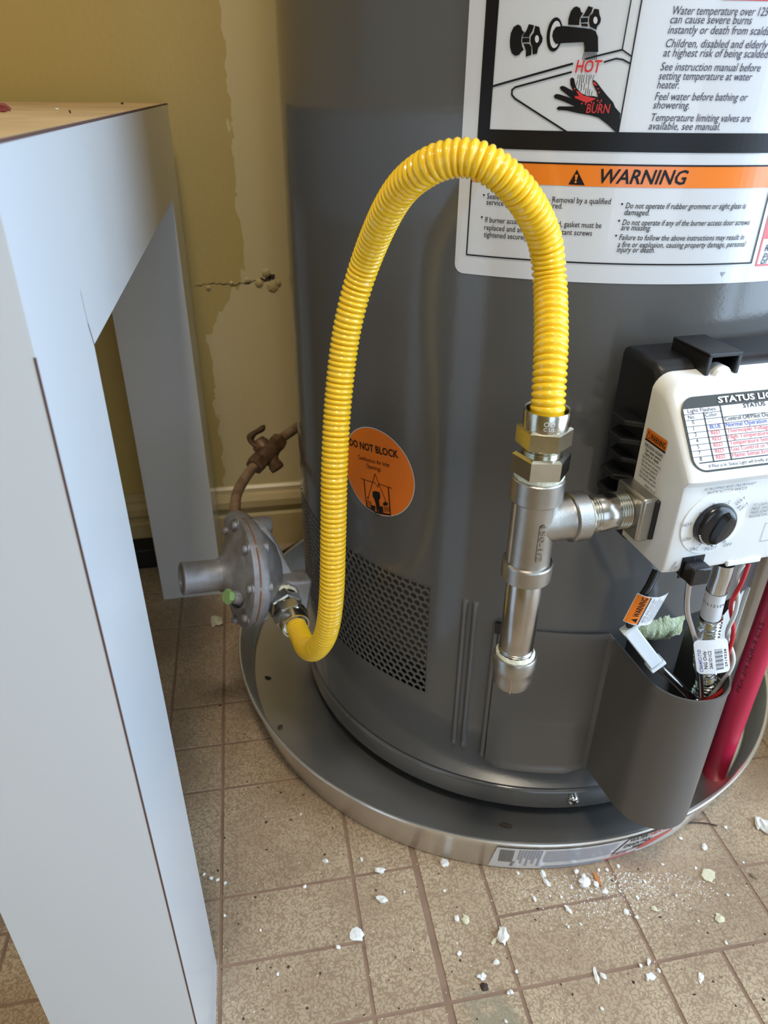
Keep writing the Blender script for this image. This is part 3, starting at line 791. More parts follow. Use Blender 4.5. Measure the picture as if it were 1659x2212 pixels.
spout.build('illustration_spout', M['ink'], sk, heater_map, 0.0011, 0.004)
red.build('red_print', M['red_ink'], sk, heater_map, 0.0009, 0.004)
org_top.build('exclamation_mark', M['orange'], sk, heater_map, 0.0009, 0.004)
sla.build('lettering', M['slate_ink'], sk, heater_map, 0.0006, 0.004)
gry.build('arrow_mark', M['grey_ink'], sk, heater_map, 0.0006, 0.004)

# ---- round orange sticker
oc_s, oc_z, oc_r = -0.1284, 0.3345, 0.0353
ws = Print(); ws.ellipse(oc_s, oc_z, oc_r+0.0006, oc_r+0.0006, n=64); wsk = ws.build('round_sticker', M['sticker'], wh, heater_map, 0.0003, 0.004)
wsk['label'] = 'round orange do not block sticker'
od = Print(); od.ellipse(oc_s, oc_z, oc_r, oc_r, n=64); od.build('orange_disc', M['dot_orange'], wsk, heater_map, 0.0004, 0.004)
ob = Print()
ob.text('DO NOT BLOCK', lab(757, 961), lab(862, 989), h=0.0082, bold=0.022)
ob.text('Combustion Air Inlet', lab(775, 990.5), lab(843, 1009), h=0.0052); ob.text('Openings', lab(793, 1009.5), lab(824, 1018), h=0.0052)
def oc(x, y): return lab(640+x/3.252, 880+y/3.252)
def ol(pts, w): ob.stroke([oc(x, y) for x, y in pts], w)
ol([(457,498),(480,505),(555,528),(580,560),(582,535),(650,558),(675,567)], 0.0005)
ol([(480,508),(492,640),(500,690)], 0.0010); ol([(650,560),(660,690),(665,750)], 0.0010); ol([(497,690),(560,735),(665,752)], 0.0014)
ol([(508,635),(557,465),(640,675)], 0.0005)
ob.ellipse(*oc(508, 632), 0.0009, 0.0009, n=10); ob.ellipse(*oc(642, 675), 0.0009, 0.0009, n=10)
ob.poly([oc(x, y) for x, y in [(540,590),(560,585),(590,595),(595,630),(585,650),(590,690),(570,740),(565,690),(555,650),(540,620)]])
ob.poly([oc(x, y) for x, y in [(525,685),(560,690),(560,725),(530,710)]]); ob.poly([oc(x, y) for x, y in [(580,690),(612,695),(615,740),(580,732)]])
ob.poly([oc(x, y) for x, y in [(612,670),(628,660),(650,680),(632,690),(615,688)]])
for k in range(4): ol([(500,645+k*10),(535,668+k*9)], 0.0004); ol([(618,700+k*9),(658,700+k*9)], 0.0004)
p = oc(560, 758); q_ = oc(598, 765); ob.text('103076', p, q_, h=0.0022)
ob.build('lettering', M['ink'], wsk, heater_map, 0.0007, 0.004)

# ================================================================== BURNER ACCESS COVER
ac = thing('burner_access_cover', 'grey sheet metal burner cover with bulging shroud at heater base', 'cover', tuple(cq(-0.04, 0.25, 0.083)))
def cover_plan():
    r = HR+0.0022; pts = []
    f0, f1 = math.radians(-29.9), math.radians(-9.8)
    for k in range(17):
        f = f0+(f1-f0)*k/16; pts.append((r*math.sin(f), r*math.cos(f)))
    nb = len(pts)
    c0, rb = (-0.0060, 0.2790), 0.0310
    pts += [(-0.0378, 0.2365), (-0.0372, 0.2480), (-0.0370, 0.2640)]
    for k in range(25):
        a = math.radians(180-180*k/24); pts.append((c0[0]+rb*math.cos(a), c0[1]+rb*math.sin(a)))
    pts += [(0.0252, 0.2640), (0.0256, 0.2500), (0.0260, 0.2365)]
    return pts, nb
pts, nb = cover_plan()
ZC = [0.0830, 0.0840, 0.0865, 0.0900, 0.1325, 0.1365, 0.1400, 0.19, 0.2215, 0.2245, 0.2268, 0.2272]
def cover_mesh(inset):
    vs = []
    n = len(pts)
    for z in ZC:
        for i, (p, q) in enumerate(pts):
            a = pts[max(i-1, 0)]; b = pts[min(i+1, n-1)]
            tx, ty = b[0]-a[0], b[1]-a[1]; L = math.hypot(tx, ty); nx, ny = -ty/L, tx/L
            off = -inset
            if i < nb:
                e = min(1, (nb-1-i)/3, i/2.0+0.0)
                if z < 0.1345: off += 0.0022*e
                elif z < 0.138: off += 0.0012*e
                if z < 0.0872: off += 0.0034*e*(1 if z < 0.0855 else 0.5)
            if z > 0.2240: off += 0.0006 if z < 0.2265 else 0.0002
            vs.append(cq(p+nx*off, q+ny*off, z + (0.0035 if (i < nb and z > 0.2) else 0) + (0.0085*min(1.0, max(0, i-nb+1)/5)*(1 if z < 0.13 else 0))))
    return vs
n = len(pts); m = len(ZC)
vo, vi = cover_mesh(0.0), cover_mesh(0.0013)
fs = []
for i in range(m-1):
    for k in range(n-1):
        fs.append((i*n+k, i*n+k+1, (i+1)*n+k+1, (i+1)*n+k)); o2 = m*n
        fs.append((o2+i*n+k, o2+(i+1)*n+k, o2+(i+1)*n+k+1, o2+i*n+k+1))
for k in range(n-1):
    fs.append((k, m*n+k, m*n+k+1, k+1)); t0 = (m-1)*n; fs.append((t0+k, t0+k+1, m*n+t0+k+1, m*n+t0+k))
for i in range(m-1):
    fs.append((i*n, (i+1)*n, m*n+(i+1)*n, m*n+i*n)); fs.append((i*n+n-1, m*n+i*n+n-1, m*n+(i+1)*n+n-1, (i+1)*n+n-1))
build(MB().add(vo+vi, fs), 'shroud_panel', M['cover_grey'], ac, smooth=35)
# turned flange along the left edge and the small clip at its upper corner
mb = MB(); f = math.radians(-30.6); r = HR+0.0012
e0 = cq(r*math.sin(f), r*math.cos(f), 0.088); e1 = cq(r*math.sin(f), r*math.cos(f), 0.2325)
build(MB().tube([e0, ((e0[0]+e1[0])/2, (e0[1]+e1[1])/2, 0.16), e1], 0.0019, 10), 'edge_flange', M['cover_grey'], ac)
c0 = on_cyl(1080, 1352); c0 = heater_map((c0[0]-TH0)*HR, c0[1], 0.003)
build(MB().obox(c0, ((0.8, -0.6, 0), (0, 0, 1), (0.6, 0.8, 0)), (0.0032, 0.005, 0.0016)), 'clip', M['black_plastic'], ac, bevel=0.0006)

# fibreglass showing between cover and jacket (a part of the heater)
mb = MB(); vs = []; fs = []; NU, NV = 34, 8
for i in range(NU+1):
    for j in range(NV+1):
        s_ = lab(1325, 1362)[0]+0.066*i/NU; e = math.sin(math.pi*j/NV)*math.sin(math.pi*min(1, (i+1.5)/NU))
        z = 0.2325+(0.006+0.010*min(1, i/22))*(j/NV-0.62)*2+random.uniform(-.0012, .0012)
        vs.append(heater_map(s_, z, -0.004+0.0095*e+random.uniform(-.0010, .0010)))
for i in range(NU):
    for j in range(NV): fs.append((i*(NV+1)+j, (i+1)*(NV+1)+j, (i+1)*(NV+1)+j+1, i*(NV+1)+j+1))
build(mb.add(vs, fs), 'insulation', M['fibre'], wh, smooth=60)['label'] = 'pale green fibreglass insulation tuft'

# ================================================================== GAS CONTROL
gc = thing('gas_control_valve', 'white gas control box with black temperature knob on heater front', 'gas control', tuple(cq(0, 0.29, 0.35)))
PL, PR = -0.078, 0.078
pq = [(0.2745, 0.3500), (0.3175, 0.3500), (0.3186, 0.3530), (0.3186, 0.4050), (0.3215, 0.4092), (0.2910, 0.4475), (0.2850, 0.4520), (0.2745, 0.4535)]
def profile_prism(pq, p0, p1, shrink=0.0):
    mb = MB(); n = len(pq)
    vs = [cq(p0, q, z) for q, z in pq]+[cq(p1, q, z) for q, z in pq]
    fs = [tuple(range(n)), tuple(range(2*n-1, n-1, -1))]+[(k, n+k, n+(k+1) % n, (k+1) % n) for k in range(n)]
    return mb.add(vs, fs)
def cover_loft():
    mb = MB(); R_ = 0.0105; n = len(pq); ds = [0, 0.0004, 0.0014, 0.0030, 0.0052, 0.0078, R_]
    ps = [PL+d for d in ds]+[PR-d for d in ds[::-1]]; dd = ds+ds[::-1]; vs = []
    for p, d in zip(ps, dd):
        drop = R_-math.sqrt(max(0.0, R_*R_-(R_-d)**2))
        for q, z in pq:
            k = max(0.0, (z-0.428)/(0.4535-0.428)); vs.append(cq(p, q-(0.0015*drop/R_ if q > 0.3 else 0), z-drop*k))
    fs = [tuple(range(n)), tuple(range(len(vs)-1, len(vs)-n-1, -1))]
    for i in range(len(ps)-1):
        for k in range(n): fs.append((i*n+k, (i+1)*n+k, (i+1)*n+(k+1) % n, i*n+(k+1) % n))
    return mb.add(vs, fs)
cov = build(cover_loft(), 'front_cover', M['white_plastic'], gc, smooth=50, bevel=0.0034, segs=4)
# black rear housing with cooling fins and a raised clip on top
bh = [(0.2352, 0.3440), (0.2760, 0.3440), (0.2760, 0.4510), (0.2700, 0.4570), (0.2352, 0.4570)]
hous = build(profile_prism(bh, -0.0755, 0.0755), 'rear_housing', M['black_plastic'], gc, smooth=40, bevel=0.005, segs=3)
for z0, z1, ext in ((0.4195, 0.4225, 0.011), (0.4085, 0.4115, 0.012), (0.3960, 0.3990, 0.0085), (0.3850, 0.3885, 0.0125), (0.3730, 0.3765, 0.013)):
    mb = MB(); vs = [cq(-0.074, 0.246, z0), cq(-0.074-ext, 0.252, z0), cq(-0.074-ext, 0.266, z0), cq(-0.074, 0.274, z0)]
    mb.prism(vs, (0, 0, 0), (0, 0, z1-z0)); build(mb, 'fin', M['black_plastic'], gc, smooth=0, bevel=0.0008)
mb = MB()
for pa, pb, za, zb in ((-0.053, -0.0505, 0.4500, 0.4640), (-0.0345, -0.032, 0.4500, 0.4640), (-0.053, -0.032, 0.4620, 0.4645)):
    vs = [cq(pa, 0.250, za), cq(pb, 0.250, za), cq(pb, 0.2830, za), cq(pa, 0.2830, za)]; mb.prism(vs, (0, 0, 0), (0, 0, zb-za))
build(mb, 'clip_arch', M['black_plastic'], gc, smooth=0, bevel=0.0006)
build(MB().lathe(cq(-0.0425, 0.2760, 0.4510), CN.tolist()+[0], [(0.0062, 0), (0.0062, 0.007), (0.005, 0.0085)], 20), 'cover_tab', M['white_plastic'], gc)
# round boss, knob
KP, KZ = -0.0542, 0.3808
nv = (CN[0], CN[1], 0.0)
build(MB().lathe(cq(KP, 0.3180, KZ), nv, [(0.0200, 0), (0.0200, 0.0007), (0.0197, 0.0010)], 48), 'dial_boss', M['white_plastic'], gc, smooth=30)
kn = build(MB().lathe(cq(KP, 0.3192, KZ), nv, [(0.0126, 0), (0.0126, 0.0016), (0.0121, 0.0034), (0.0108, 0.0046), (0.0092, 0.0052), (0.0001, 0.0054)], 48), 'knob', M['knob'], gc, smooth=60)
kx = Vector((CT[0], CT[1], 0)); kz = Vector((0, 0, 1)); kn_ = Vector(nv)
gd = (kx*0.35+kz*0.94).normalized(); gp = gd.cross(kn_)
kc = Vector(cq(KP, 0.3192, KZ))+kn_*0.0053
mb = MB()
outl = [kc+gd*(0.0100*math.cos(a))+gp*(0.0030*math.sin(a)*(1 if math.sin(a) > 0 else 1)) for a in [2*math.pi*k/24 for k in range(24)]]
top_ = [kc+kn_*0.0036+gd*(0.0085*math.cos(a))+gp*(0.0017*math.sin(a)) for a in [2*math.pi*k/24 for k in range(24)]]
mb.add(outl+top_, [(k, (k+1) % 24, 24+(k+1) % 24, 24+k) for k in range(24)]+[tuple(24+k for k in range(24))])
build(mb, 'grip', M['knob'], kn, smooth=50)
mb = MB()
for k in range(7):
    a = math.radians(200+k*7); d = kx*math.cos(a)+kz*math.sin(a)
    mb.obox(Vector(cq(KP, 0.3192, KZ))+d*0.0114+kn_*0.0042, (d, kn_.cross(d), kn_), (0.0004, 0.0002, 0.0003))
build(mb, 'grip_marks', M['paper'], kn, smooth=0)
# igniter button in its notch
bp0 = on_q(1497, 1226, 0.3190)
bt = build(MB().obox(Vector(cq(bp0[0]-0.0012, 0.3215, 0.3520)), (kx, kn_, kz), (0.0058, 0.0070, 0.0055)), 'igniter_button', M['knob'], gc, bevel=0.0009)
build(MB().obox(Vector(cq(bp0[0]-0.0012, 0.3186, 0.3530)), (kx, kn_, kz), (0.0072, 0.0004, 0.0070)), 'button_notch', M['black_plastic'], gc, smooth=0)
# raised wire tab at the lower edge, seam beside the side label
build(MB().obox(Vector(cq(-0.0255, 0.3184, 0.3508)), (kx, kn_, kz), (0.0115, 0.0010, 0.0020)), 'wire_tab', M['white_plastic'], gc, bevel=0.0008)
build(MB().obox(Vector(cq(-0.0788, 0.2885, 0.3860)), (kx, kn_, kz), (0.0003, 0.0125, 0.0003)), 'mould_line', M['white_plastic'], gc, smooth=0)
# print on the tilted status panel
Q1, Z1, Q2, Z2 = 0.3215, 0.4090, 0.2910, 0.4475
sl = np.array([Q2-Q1, Z2-Z1]); sl = sl/np.linalg.norm(sl); nn = np.array([sl[1], -sl[0]])
def panel_map(p, w, h): return cq(p, Q1+sl[0]*w+nn[0]*h, Z1+sl[1]*w+nn[1]*h)
pk, pw, pb_, prr = Print(), Print(), Print(), Print()
x0, x1, y0, y1 = -0.0742, 0.060, 0.0052, 0.0462
pk.poly(rounded(x0, y0, x1, y1, 0.0085, 10))
t_ = 0.0011
pw_pts = [q for q in rounded(x0+t_, y0+t_, x1-t_, y1+0.02, 0.0078, 10) if q[1] < 0.0398]
pw.poly([(x0+t_, 0.0398)]+[q for q in rounded(x0+t_, y0+t_, x1-t_, 0.0398+0.0001, 0.0070, 10) if q[1] < 0.030]+[(x1-t_, 0.0398)])
M['status'] = mat('olive_black_print', (56, 56, 48), 0.45, spec=0.3)
status = pk.build('status_label', M['status'], gc, panel_map, 0.0003); status['label'] = 'status light code table'
pw.build('table_ground', M['paper'], status, panel_map, 0.0005)
pk = Print()
ROWS = [0.0368-k*0.0033 for k in range(9)]
for k, w in enumerate(ROWS):
    pk.stroke([(x0+t_+(0.003 if k > 7 else 0), w), (-0.0505 if k == 0 else x1-t_, w)], 0.00028 if k < 8 else 0.0006)
pk.stroke([(-0.0615, 0.0370), (-0.0615, 0.0103)], 0.0007); pk.stroke([(-0.0507, 0.0398), (-0.0507, 0.0103)], 0.0008)
pk.text('Light Flashes', (-0.0708, 0.0376), (-0.0538, 0.0376), h=0.0030)
pk.text('STATUS', (-0.0367, 0.0374), (-0.0227, 0.0374), h=0.0033, bold=0.02)
pk.text('No.', (-0.0712, 0.0343), size=0.0030); pk.text('Color', (-0.0608, 0.0345), (-0.0535, 0.0345), h=0.0030)
rows = (('0', '-', 'Control Off/Pilot Out', 0), ('1', 'BLUE', 'Normal Operation', 1), ('2', 'RED', 'Thermopile Voltage Low', 2), ('4', 'RED', 'High Temperature Limit', 2),
        ('5', 'RED', 'Temperature Sensor Error', 2), ('7', 'RED', 'Gas Control or Valve Error', 2), ('8', 'RED', 'Flame Sense Error', 2))
vis = {'Control Off/Pilot Out': 0.0285, 'Normal Operation': 0.0256, 'Thermopile Voltage Low': 0.0335, 'High Temperature Limit': 0.0330, 'Temperature Sensor Error': 0.0370, 'Gas Control or Valve Error': 0.0385, 'Flame Sense Error': 0.0260}
for k, (no, colr, txt, ci) in enumerate(rows):
    w = 0.0313-k*0.0033+0.0000
    pk.text(no, (-0.0695, w), size=0.0031)
    pr_ = (pk, pb_, prr)[ci]
    pr_.text(colr, (-0.0595, w), size=0.0031, bold=0.01 if ci else 0)
    pr_.text(txt, (-0.0497, w), (-0.0497+vis[txt], w), h=0.0034, bold=0.008)
pk.text('If Pilot is lit, Status Light will briefly stop', (-0.0650, 0.0073), (-0.0262, 0.0073), h=0.0026)
pk.build('lettering', M['ink'], status, panel_map, 0.0007); pb_.build('lettering', M['blue_ink'], status, panel_map, 0.0007); prr.build('lettering', M['red_ink'], status, panel_map, 0.0007)
pt = Print(); pt.text('STATUS LIGHT CODE', (-0.0513, 0.0414), (0.012, 0.0414), h=0.0047, bold=0.03); pt.build('lettering', M['paper'], status, panel_map, 0.0007)
# print on the lower face round the dial
def face_map(p, z, h): return cq(p, 0.3186+h, z)
def boss_h(p, z): return 0.0010+max(0.0, z-0.4015)*0.45
def face_map2(p, z, h): return cq(p, 0.3186+h+boss_h(p, z), z)
pf = Print()
def fp(u, v): q = on_q(u, v, 0.3190); return (q[0], q[2])
def ft(body, l, r, h=0.0030, shear=0.15): 
    a, b = fp(*l), fp(*r); pf.text(body, a, (b[0], a[1]), h=h, shear=shear)
ft('SCALDING RISK INCREASES', (1514, 1056.5), (1624, 1046), 0.0029); ft('WITH HOTTER WATER', (1525, 1066.5), (1609, 1057), 0.0029)
ft('HOT', (1471, 1137), (1491, 1136)); ft('LOW', (1471, 1167.5), (1491, 1163)); ft('VAC', (1487, 1188.5), (1505, 1187)); ft('PILOT', (1519, 1188), (1545, 1185)); ft('OFF', (1560, 1179.5), (1577, 1178))
for body, (u, v), rr in (('A', (1510, 1112), 50), ('B', (1537, 1092), 15), ('C', (1568, 1086), -12), ('VERY', (1588, 1091), 42), ('HOT', (1597, 1102), 42)):
    pf.text(body, fp(u, v), size=0.0028, rot=math.radians(rr))
for body, (u, v), n_ in (('TO LIGHT A', (1623, 1093), 0.0125), ('PRESS / HOLD', (1620, 1101), 0.0130), ('PRESS IGNITER', (1617.5, 1109), 0.0140), ('RELEASE KNOB', (1614.5, 1117), 0.0140)):
    a = fp(u, v); pf.text(body, a, (a[0]+n_, a[1]), h=0.0026, shear=0.15)
for (a, b) in (((1496, 1133), (1501, 1133)), ((1495, 1157), (1500, 1154)), ((1508, 1176), (1514, 1169)), ((1590, 1096), (1597, 1090))): pf.stroke([fp(*a), fp(*b)], 0.0005)
c_ = fp(1562, 1168); 
for k in range(16):
    a, b = 2*math.pi*k/16, 2*math.pi*(k+1)/16; pf.stroke([(c_[0]+0.0010*math.cos(a), c_[1]+0.0010*math.sin(a)), (c_[0]+0.0010*math.cos(b), c_[1]+0.0010*math.sin(b))], 0.00022)
pf.ellipse(c_[0], c_[1], 0.0004, 0.0004, n=10)
a = fp(1535, 1177); pf.poly([(a[0]-0.0008, a[1]-0.0005), (a[0]+0.0008, a[1]-0.0005), (a[0], a[1]+0.0009)])
pf.stroke([fp(1501, 1200), fp(1499, 1208)], 0.0004)
pf.build('lettering', M['slate_ink'], gc, face_map2, 0.0004, 0.002)
pg = Print(); a, b = fp(1581, 1215), fp(1611, 1211); pg.text('COM', a, (b[0], a[1]), h=0.0024, shear=0.2)
pg.build('embossed_word', M['grey_ink'], gc, face_map, 0.0003); pg = Print()
for (a, b) in (((1452, 1228), (1462, 1214)), ((1449, 1235), (1451, 1230)), ((1456, 1230), (1462, 1224))): pg.stroke([fp(*a), fp(*b)], 0.0006)
pg.build('spark_symbol', M['grey_ink'], gc, face_map, 0.0003); pg = Print()
a, b = fp(1642, 1170), fp(1668, 1140)
for s_ in ((0, 0, 1, 0), (0, 0, 0, 1), (0, 1, 1, 1)):
    pg.stroke([(a[0]+s_[0]*0.02, a[1]+s_[1]*0.012), (a[0]+s_[2]*0.02, a[1]+s_[3]*0.012)], 0.0003)
pg.build('window_outline', M['grey_ink'], gc, face_map, 0.0003)
# small warning label on the left side
def side_map(q, z, h): return cq(PL-h, q, z)
sw = Print(); sw.rect(0.2785, 0.3885, 0.2970, 0.4165); slab = sw.build('side_label', M['white_plastic'], gc, side_map, 0.0002)
so = Print(); so.poly(rounded(0.2782, 0.4165, 0.2975, 0.4228, 0.0010, 4)); so.build('orange_band', M['orange'], slab, side_map, 0.0003)
sb = Print(); sb.rect(0.2782, 0.4155, 0.2975, 0.4166)
sb.text('WARNING', (0.2825, 0.4175), (0.2966, 0.4175), h=0.0052, bold=0.02)
sb.stroke([(0.2789, 0.4176), (0.2820, 0.4176), (0.28045, 0.4215), (0.2789, 0.4176)], 0.0003)
for k, (body, l, r, bo) in enumerate((('EXPLOSION HAZARD.', 0.2793, 0.2966, .012), ('Can cause severe', 0.2803, 0.2955, .012), ('injury or death.', 0.2808, 0.2945, .012), ('Call serviceman if control', 0.2790, 0.2965, 0), ('does not work properly.', 0.2794, 0.2955, 0), ('Do not use control if', 0.2800, 0.2950, 0), ('it has been flooded.', 0.2802, 0.2948, 0), ('Do not take apart the', 0.2798, 0.2954, 0), ('valve inside this control.', 0.2796, 0.2960, 0))):
    sb.text(body, (l, 0.4122-k*0.00237), (r, 0.4122-k*0.00237), h=0.0026 if bo else 0.0024, bold=bo)
sb.text('394609-T Rev. B', (0.2862, 0.3900), (0.2966, 0.3900), h=0.0020)
sb.build('lettering', M['ink'], slab, side_map, 0.0004)

# ================================================================== PIPE FITTINGS
AX = np.array([0.1455, 0.3242])
def ax(z): return (AX[0], AX[1], z)
BZ = 0.3761
bd = Vector((CT[0], CT[1], 0))
UPV = (0, 0, 1)
tee = thing('pipe_tee', 'cast stainless threaded pipe tee marked 150-1/2', 'pipe fitting', ax(0.3395))
mb = MB()
mb.lathe(ax(0), UPV, [(0.0105, 0.3395), (0.0140, 0.3395), (0.0146, 0.3401), (0.0147, 0.3500), (0.0142, 0.3508), (0.0127, 0.3513), (0.0126, 0.3530), (0.0126, 0.3895), (0.0128, 0.3912), (0.0142, 0.3917), (0.0147, 0.3925), (0.0147, 0.4049), (0.0141, 0.4055), (0.0112, 0.4055)], 48)
build(mb, 'run', M['nickel'], tee, smooth=28)
mb = MB()
mb.lathe(ax(BZ), bd, [(0.0124, 0.0), (0.0126, 0.0090), (0.0124, 0.0200), (0.0127, 0.0212), (0.0140, 0.0216), (0.0145, 0.0223), (0.0145, 0.0305), (0.0140, 0.0311), (0.0108, 0.0311)], 40)
build(mb, 'branch', M['nickel'], tee, smooth=28)
# casting seam and raised size mark
fa = math.atan2(-AX[1], -AX[0])
def tee_map(x, z, h):                          # x: arc from the direction that faces the room
    a = fa+x/0.0126; r = 0.0126+h; return (AX[0]+r*math.cos(a), AX[1]+r*math.sin(a), z)
mb = MB(); vs = []; fs = []
for i in range(2):
    for k in range(6):
        x = -0.0118+0.0008*(k-2.5)/2.5; vs.append(tee_map(x, (0.3525, 0.3925)[i], 0.0009 if 0 < k < 5 else -0.0002))
for k in range(5): fs.append((k, k+1, 7+k, 6+k))
build(mb.add(vs, fs), 'casting_seam', M['nickel'], tee)
pm = Print(); pm.poly(rounded(0.0042, 0.3565, 0.0082, 0.3815, 0.0019, 5)); plate = pm.build('size_plate', M['nickel'], tee, tee_map, 0.0005, 0.001)
pm = Print(); pm.text('150-1/2', (0.0047, 0.3805), (0.0047, 0.3575), h=0.0046, bold=0.01); pm.build('size_mark', M['pipe'], plate, tee_map, 0.0010, 0.001)

def thread(mb, o, d, h0, h1, r, n):
    prof = []
    for k in range(n):
        a = h0+(h1-h0)*k/n; b = h0+(h1-h0)*(k+0.5)/n; prof += [(r-0.0006, a), (r+0.0004, b)]
    prof.append((r-0.0006, h1)); mb.lathe(o, d, prof, 32, close=False)
def dope(name, parent, o, d, h0, h1, r0, r1, seed):
    rnd = random.Random(seed); n, m_ = 40, 6; x, y, z = frame_of(d); o = Vector(o); vs = []; fs = []
    for i in range(m_+1):
        for k in range(n):
            a = 2*math.pi*k/n; t = i/m_
            r = r0+(r1-r0)*t+0.0006*math.sin(math.pi*t)+rnd.uniform(-.0004, .0004)
            h = h0+(h1-h0)*t+(rnd.uniform(-.0007, .0007) if i in (0, m_) else 0)
            vs.append(o+z*h+(x*math.cos(a)+y*math.sin(a))*r)
    for i in range(m_):
        for k in range(n): fs.append((i*n+k, i*n+(k+1) % n, (i+1)*n+(k+1) % n, (i+1)*n+k))
    return build(MB().add(vs, fs), name, M['dope'], parent, smooth=60)
nip = thing('drip_leg', 'shiny stainless capped drip leg pipe hanging below the tee', 'pipe', ax(0.2555))
mb = MB(); mb.lathe(ax(0), UPV, [(0.0104, 0.276), (0.0104, 0.2868), (0.01067, 0.2874), (0.01067, 0.3362), (0.0104, 0.3368), (0.0104, 0.345)], 40); build(mb, 'pipe_body', M['pipe'], nip, smooth=40)
mb = MB(); thread(mb, ax(0), UPV, 0.2805, 0.2868, 0.01045, 4); build(mb, 'thread', M['pipe'], nip, smooth=50)
mb = MB(); thread(mb, ax(0), UPV, 0.3368, 0.3400, 0.01045, 2); build(mb, 'thread', M['pipe'], nip, smooth=50)
mb = MB(); mb.lathe(ax(0), UPV, [(0.0001, 0.2555), (0.0085, 0.2556), (0.0112, 0.2568), (0.0122, 0.2590), (0.0125, 0.2640), (0.0126, 0.2690), (0.0134, 0.2705), (0.0136, 0.2715), (0.0136, 0.2795), (0.0130, 0.2808), (0.0112, 0.2810)], 48); cap = build(mb, 'cap', M['nickel'], nip, smooth=28)
dope('sealant', nip, ax(0), UPV, 0.2800, 0.2835, 0.0120, 0.0108, 3)
def cap_map(x, z, h): a = fa+x/0.0125; r = 0.0125+h; return (AX[0]+r*math.cos(a), AX[1]+r*math.sin(a), z)
mb = MB(); vs = [cap_map(x, z, h) for z in (0.2575, 0.2700) for x, h in ((-0.0006, 0), (-0.0004, 0.0007), (0.0004, 0.0007), (0.0006, 0))]; build(mb.add(vs, [(0, 1, 5, 4), (1, 2, 6, 5), (2, 3, 7, 6)]), 'cast_ridge', M['pipe'], cap)
gn = thing('gas_inlet_nipple', 'short stainless pipe nipple joining the tee to the gas control', 'pipe', tuple(Vector(ax(BZ-0.0107))+bd*0.042))
mb = MB(); mb.lathe(ax(BZ), bd, [(0.0104, 0.026), (0.0104, 0.0388), (0.01067, 0.0392), (0.01067, 0.0500), (0.0104, 0.0504), (0.0104, 0.060)], 40); build(mb, 'pipe_body', M['pipe'], gn, smooth=40)
mb = MB(); thread(mb, ax(BZ), bd, 0.0312, 0.0388, 0.0106, 5); build(mb, 'thread', M['zinc'], gn, smooth=50)
mb = MB(); thread(mb, ax(BZ), bd, 0.0504, 0.0575, 0.0106, 5); build(mb, 'thread', M['zinc'], gn, smooth=50)
dope('sealant', gn, ax(BZ), bd, 0.0308, 0.0335, 0.0113, 0.0108, 5)
# cast inlet block of the control
blkc = Vector(cq(-0.0830, 0.2878, BZ))
build(MB().obox(blkc, (kx, kn_, kz), (0.0050, 0.0140, 0.0138)), 'inlet_block', M['nickel'], gc, bevel=0.0018)
build(MB().obox(blkc+kx*0.0050, (kx, kn_, kz), (0.0025, 0.0152, 0.0125)), 'inlet_shim', M['black_plastic'], gc, bevel=0.0008)

# ================================================================== FLEXIBLE GAS CONNECTOR
fc = thing('flexible_gas_connector', 'yellow corrugated flexible gas hose arching from regulator to tee', 'gas hose', tuple(at_depth(675, 1412, 0.535)))
HP = [ax(0.436), ax(0.4440), (0.1460, 0.3270, 0.4540), (0.1480, 0.3345, 0.4680), (0.1510, 0.3460, 0.4820)]
for u, v, t in ((1187, 600, .372), (1174, 510, .362), (1132, 428, .346), (1070, 366, .337), (1000, 341, .337), (922, 363, .346), (852, 430, .372), (792, 560, .415), (752, 700, .436), (732, 850, .452),
                (723, 1000, .466), (720, 1150, .484), (716, 1290, .508), (704, 1368, .534), (682, 1402, .558), (663, 1400, .576), (650, 1376, .594), (640, 1354, .606)):
    HP.append(tuple(at_depth(u, v, t)))
STEP = 0.00054
path = smooth_path(HP, STEP); NPT = len(path)
RIB = 0.0034; rad = []
for i in range(NPT):
    s_ = i*STEP; rem = (NPT-1-i)*STEP
    amp = 0.0021*min(1.0, max(0.15, (s_-0.004)/0.008), max(0.28, (rem-0.035)/0.10))
    ph = (s_ % RIB)/RIB
    rad.append(0.0089-amp*(1-math.sqrt(abs(math.sin(math.pi*ph)))))
hose = build(MB().tube(path, rad, 28), 'hose', M['yellow'], fc, smooth=70)
# upper end: adapter nut in the tee, neck, hex nut, collar
u1 = build(MB().hexn(ax(0.4075), UPV, 0.0158, 0.0125, 0.13, 0.35), 'adapter_nut', M['zinc'], fc, smooth=20)
dope('sealant', fc, ax(0), UPV, 0.4035, 0.4090, 0.0125, 0.0132, 9)
build(MB().lathe(ax(0), UPV, [(0.0098, 0.4195), (0.0098, 0.4215), (0.0106, 0.4220), (0.0098, 0.4225), (0.0098, 0.4245)], 32), 'neck', M['zinc'], fc, smooth=40)
u2 = build(MB().hexn(ax(0.4238), UPV, 0.0146, 0.0112, 0.12, 0.15), 'flare_nut', M['zinc'], fc, smooth=20)
build(MB().lathe(ax(0), UPV, [(0.0121, 0.4345), (0.0122, 0.4432), (0.0118, 0.4442), (0.0108, 0.4440), (0.0104, 0.4425), (0.0104, 0.4345)], 40, close=False), 'collar', M['zinc'], fc, smooth=40)
def collar_map(x, z, h): a = fa+x/0.0122; r = 0.0122+h; return (AX[0]+r*math.cos(a), AX[1]+r*math.sin(a), z)
cpn = Print(); cpn.text('US', (0.0020, 0.4365), size=0.0026)
for k in range(16):
    a, b = 2*math.pi*k/16, 2*math.pi*(k+1)/16
    for cx in (0.0006, 0.0036): cpn.stroke([(cx+0.0011*math.cos(a), 0.4402+0.0011*math.sin(a)), (cx+0.0011*math.cos(b), 0.4402+0.0011*math.sin(b))], 0.0003)
cpn.text('C', (-0.0006, 0.4365), size=0.0026)
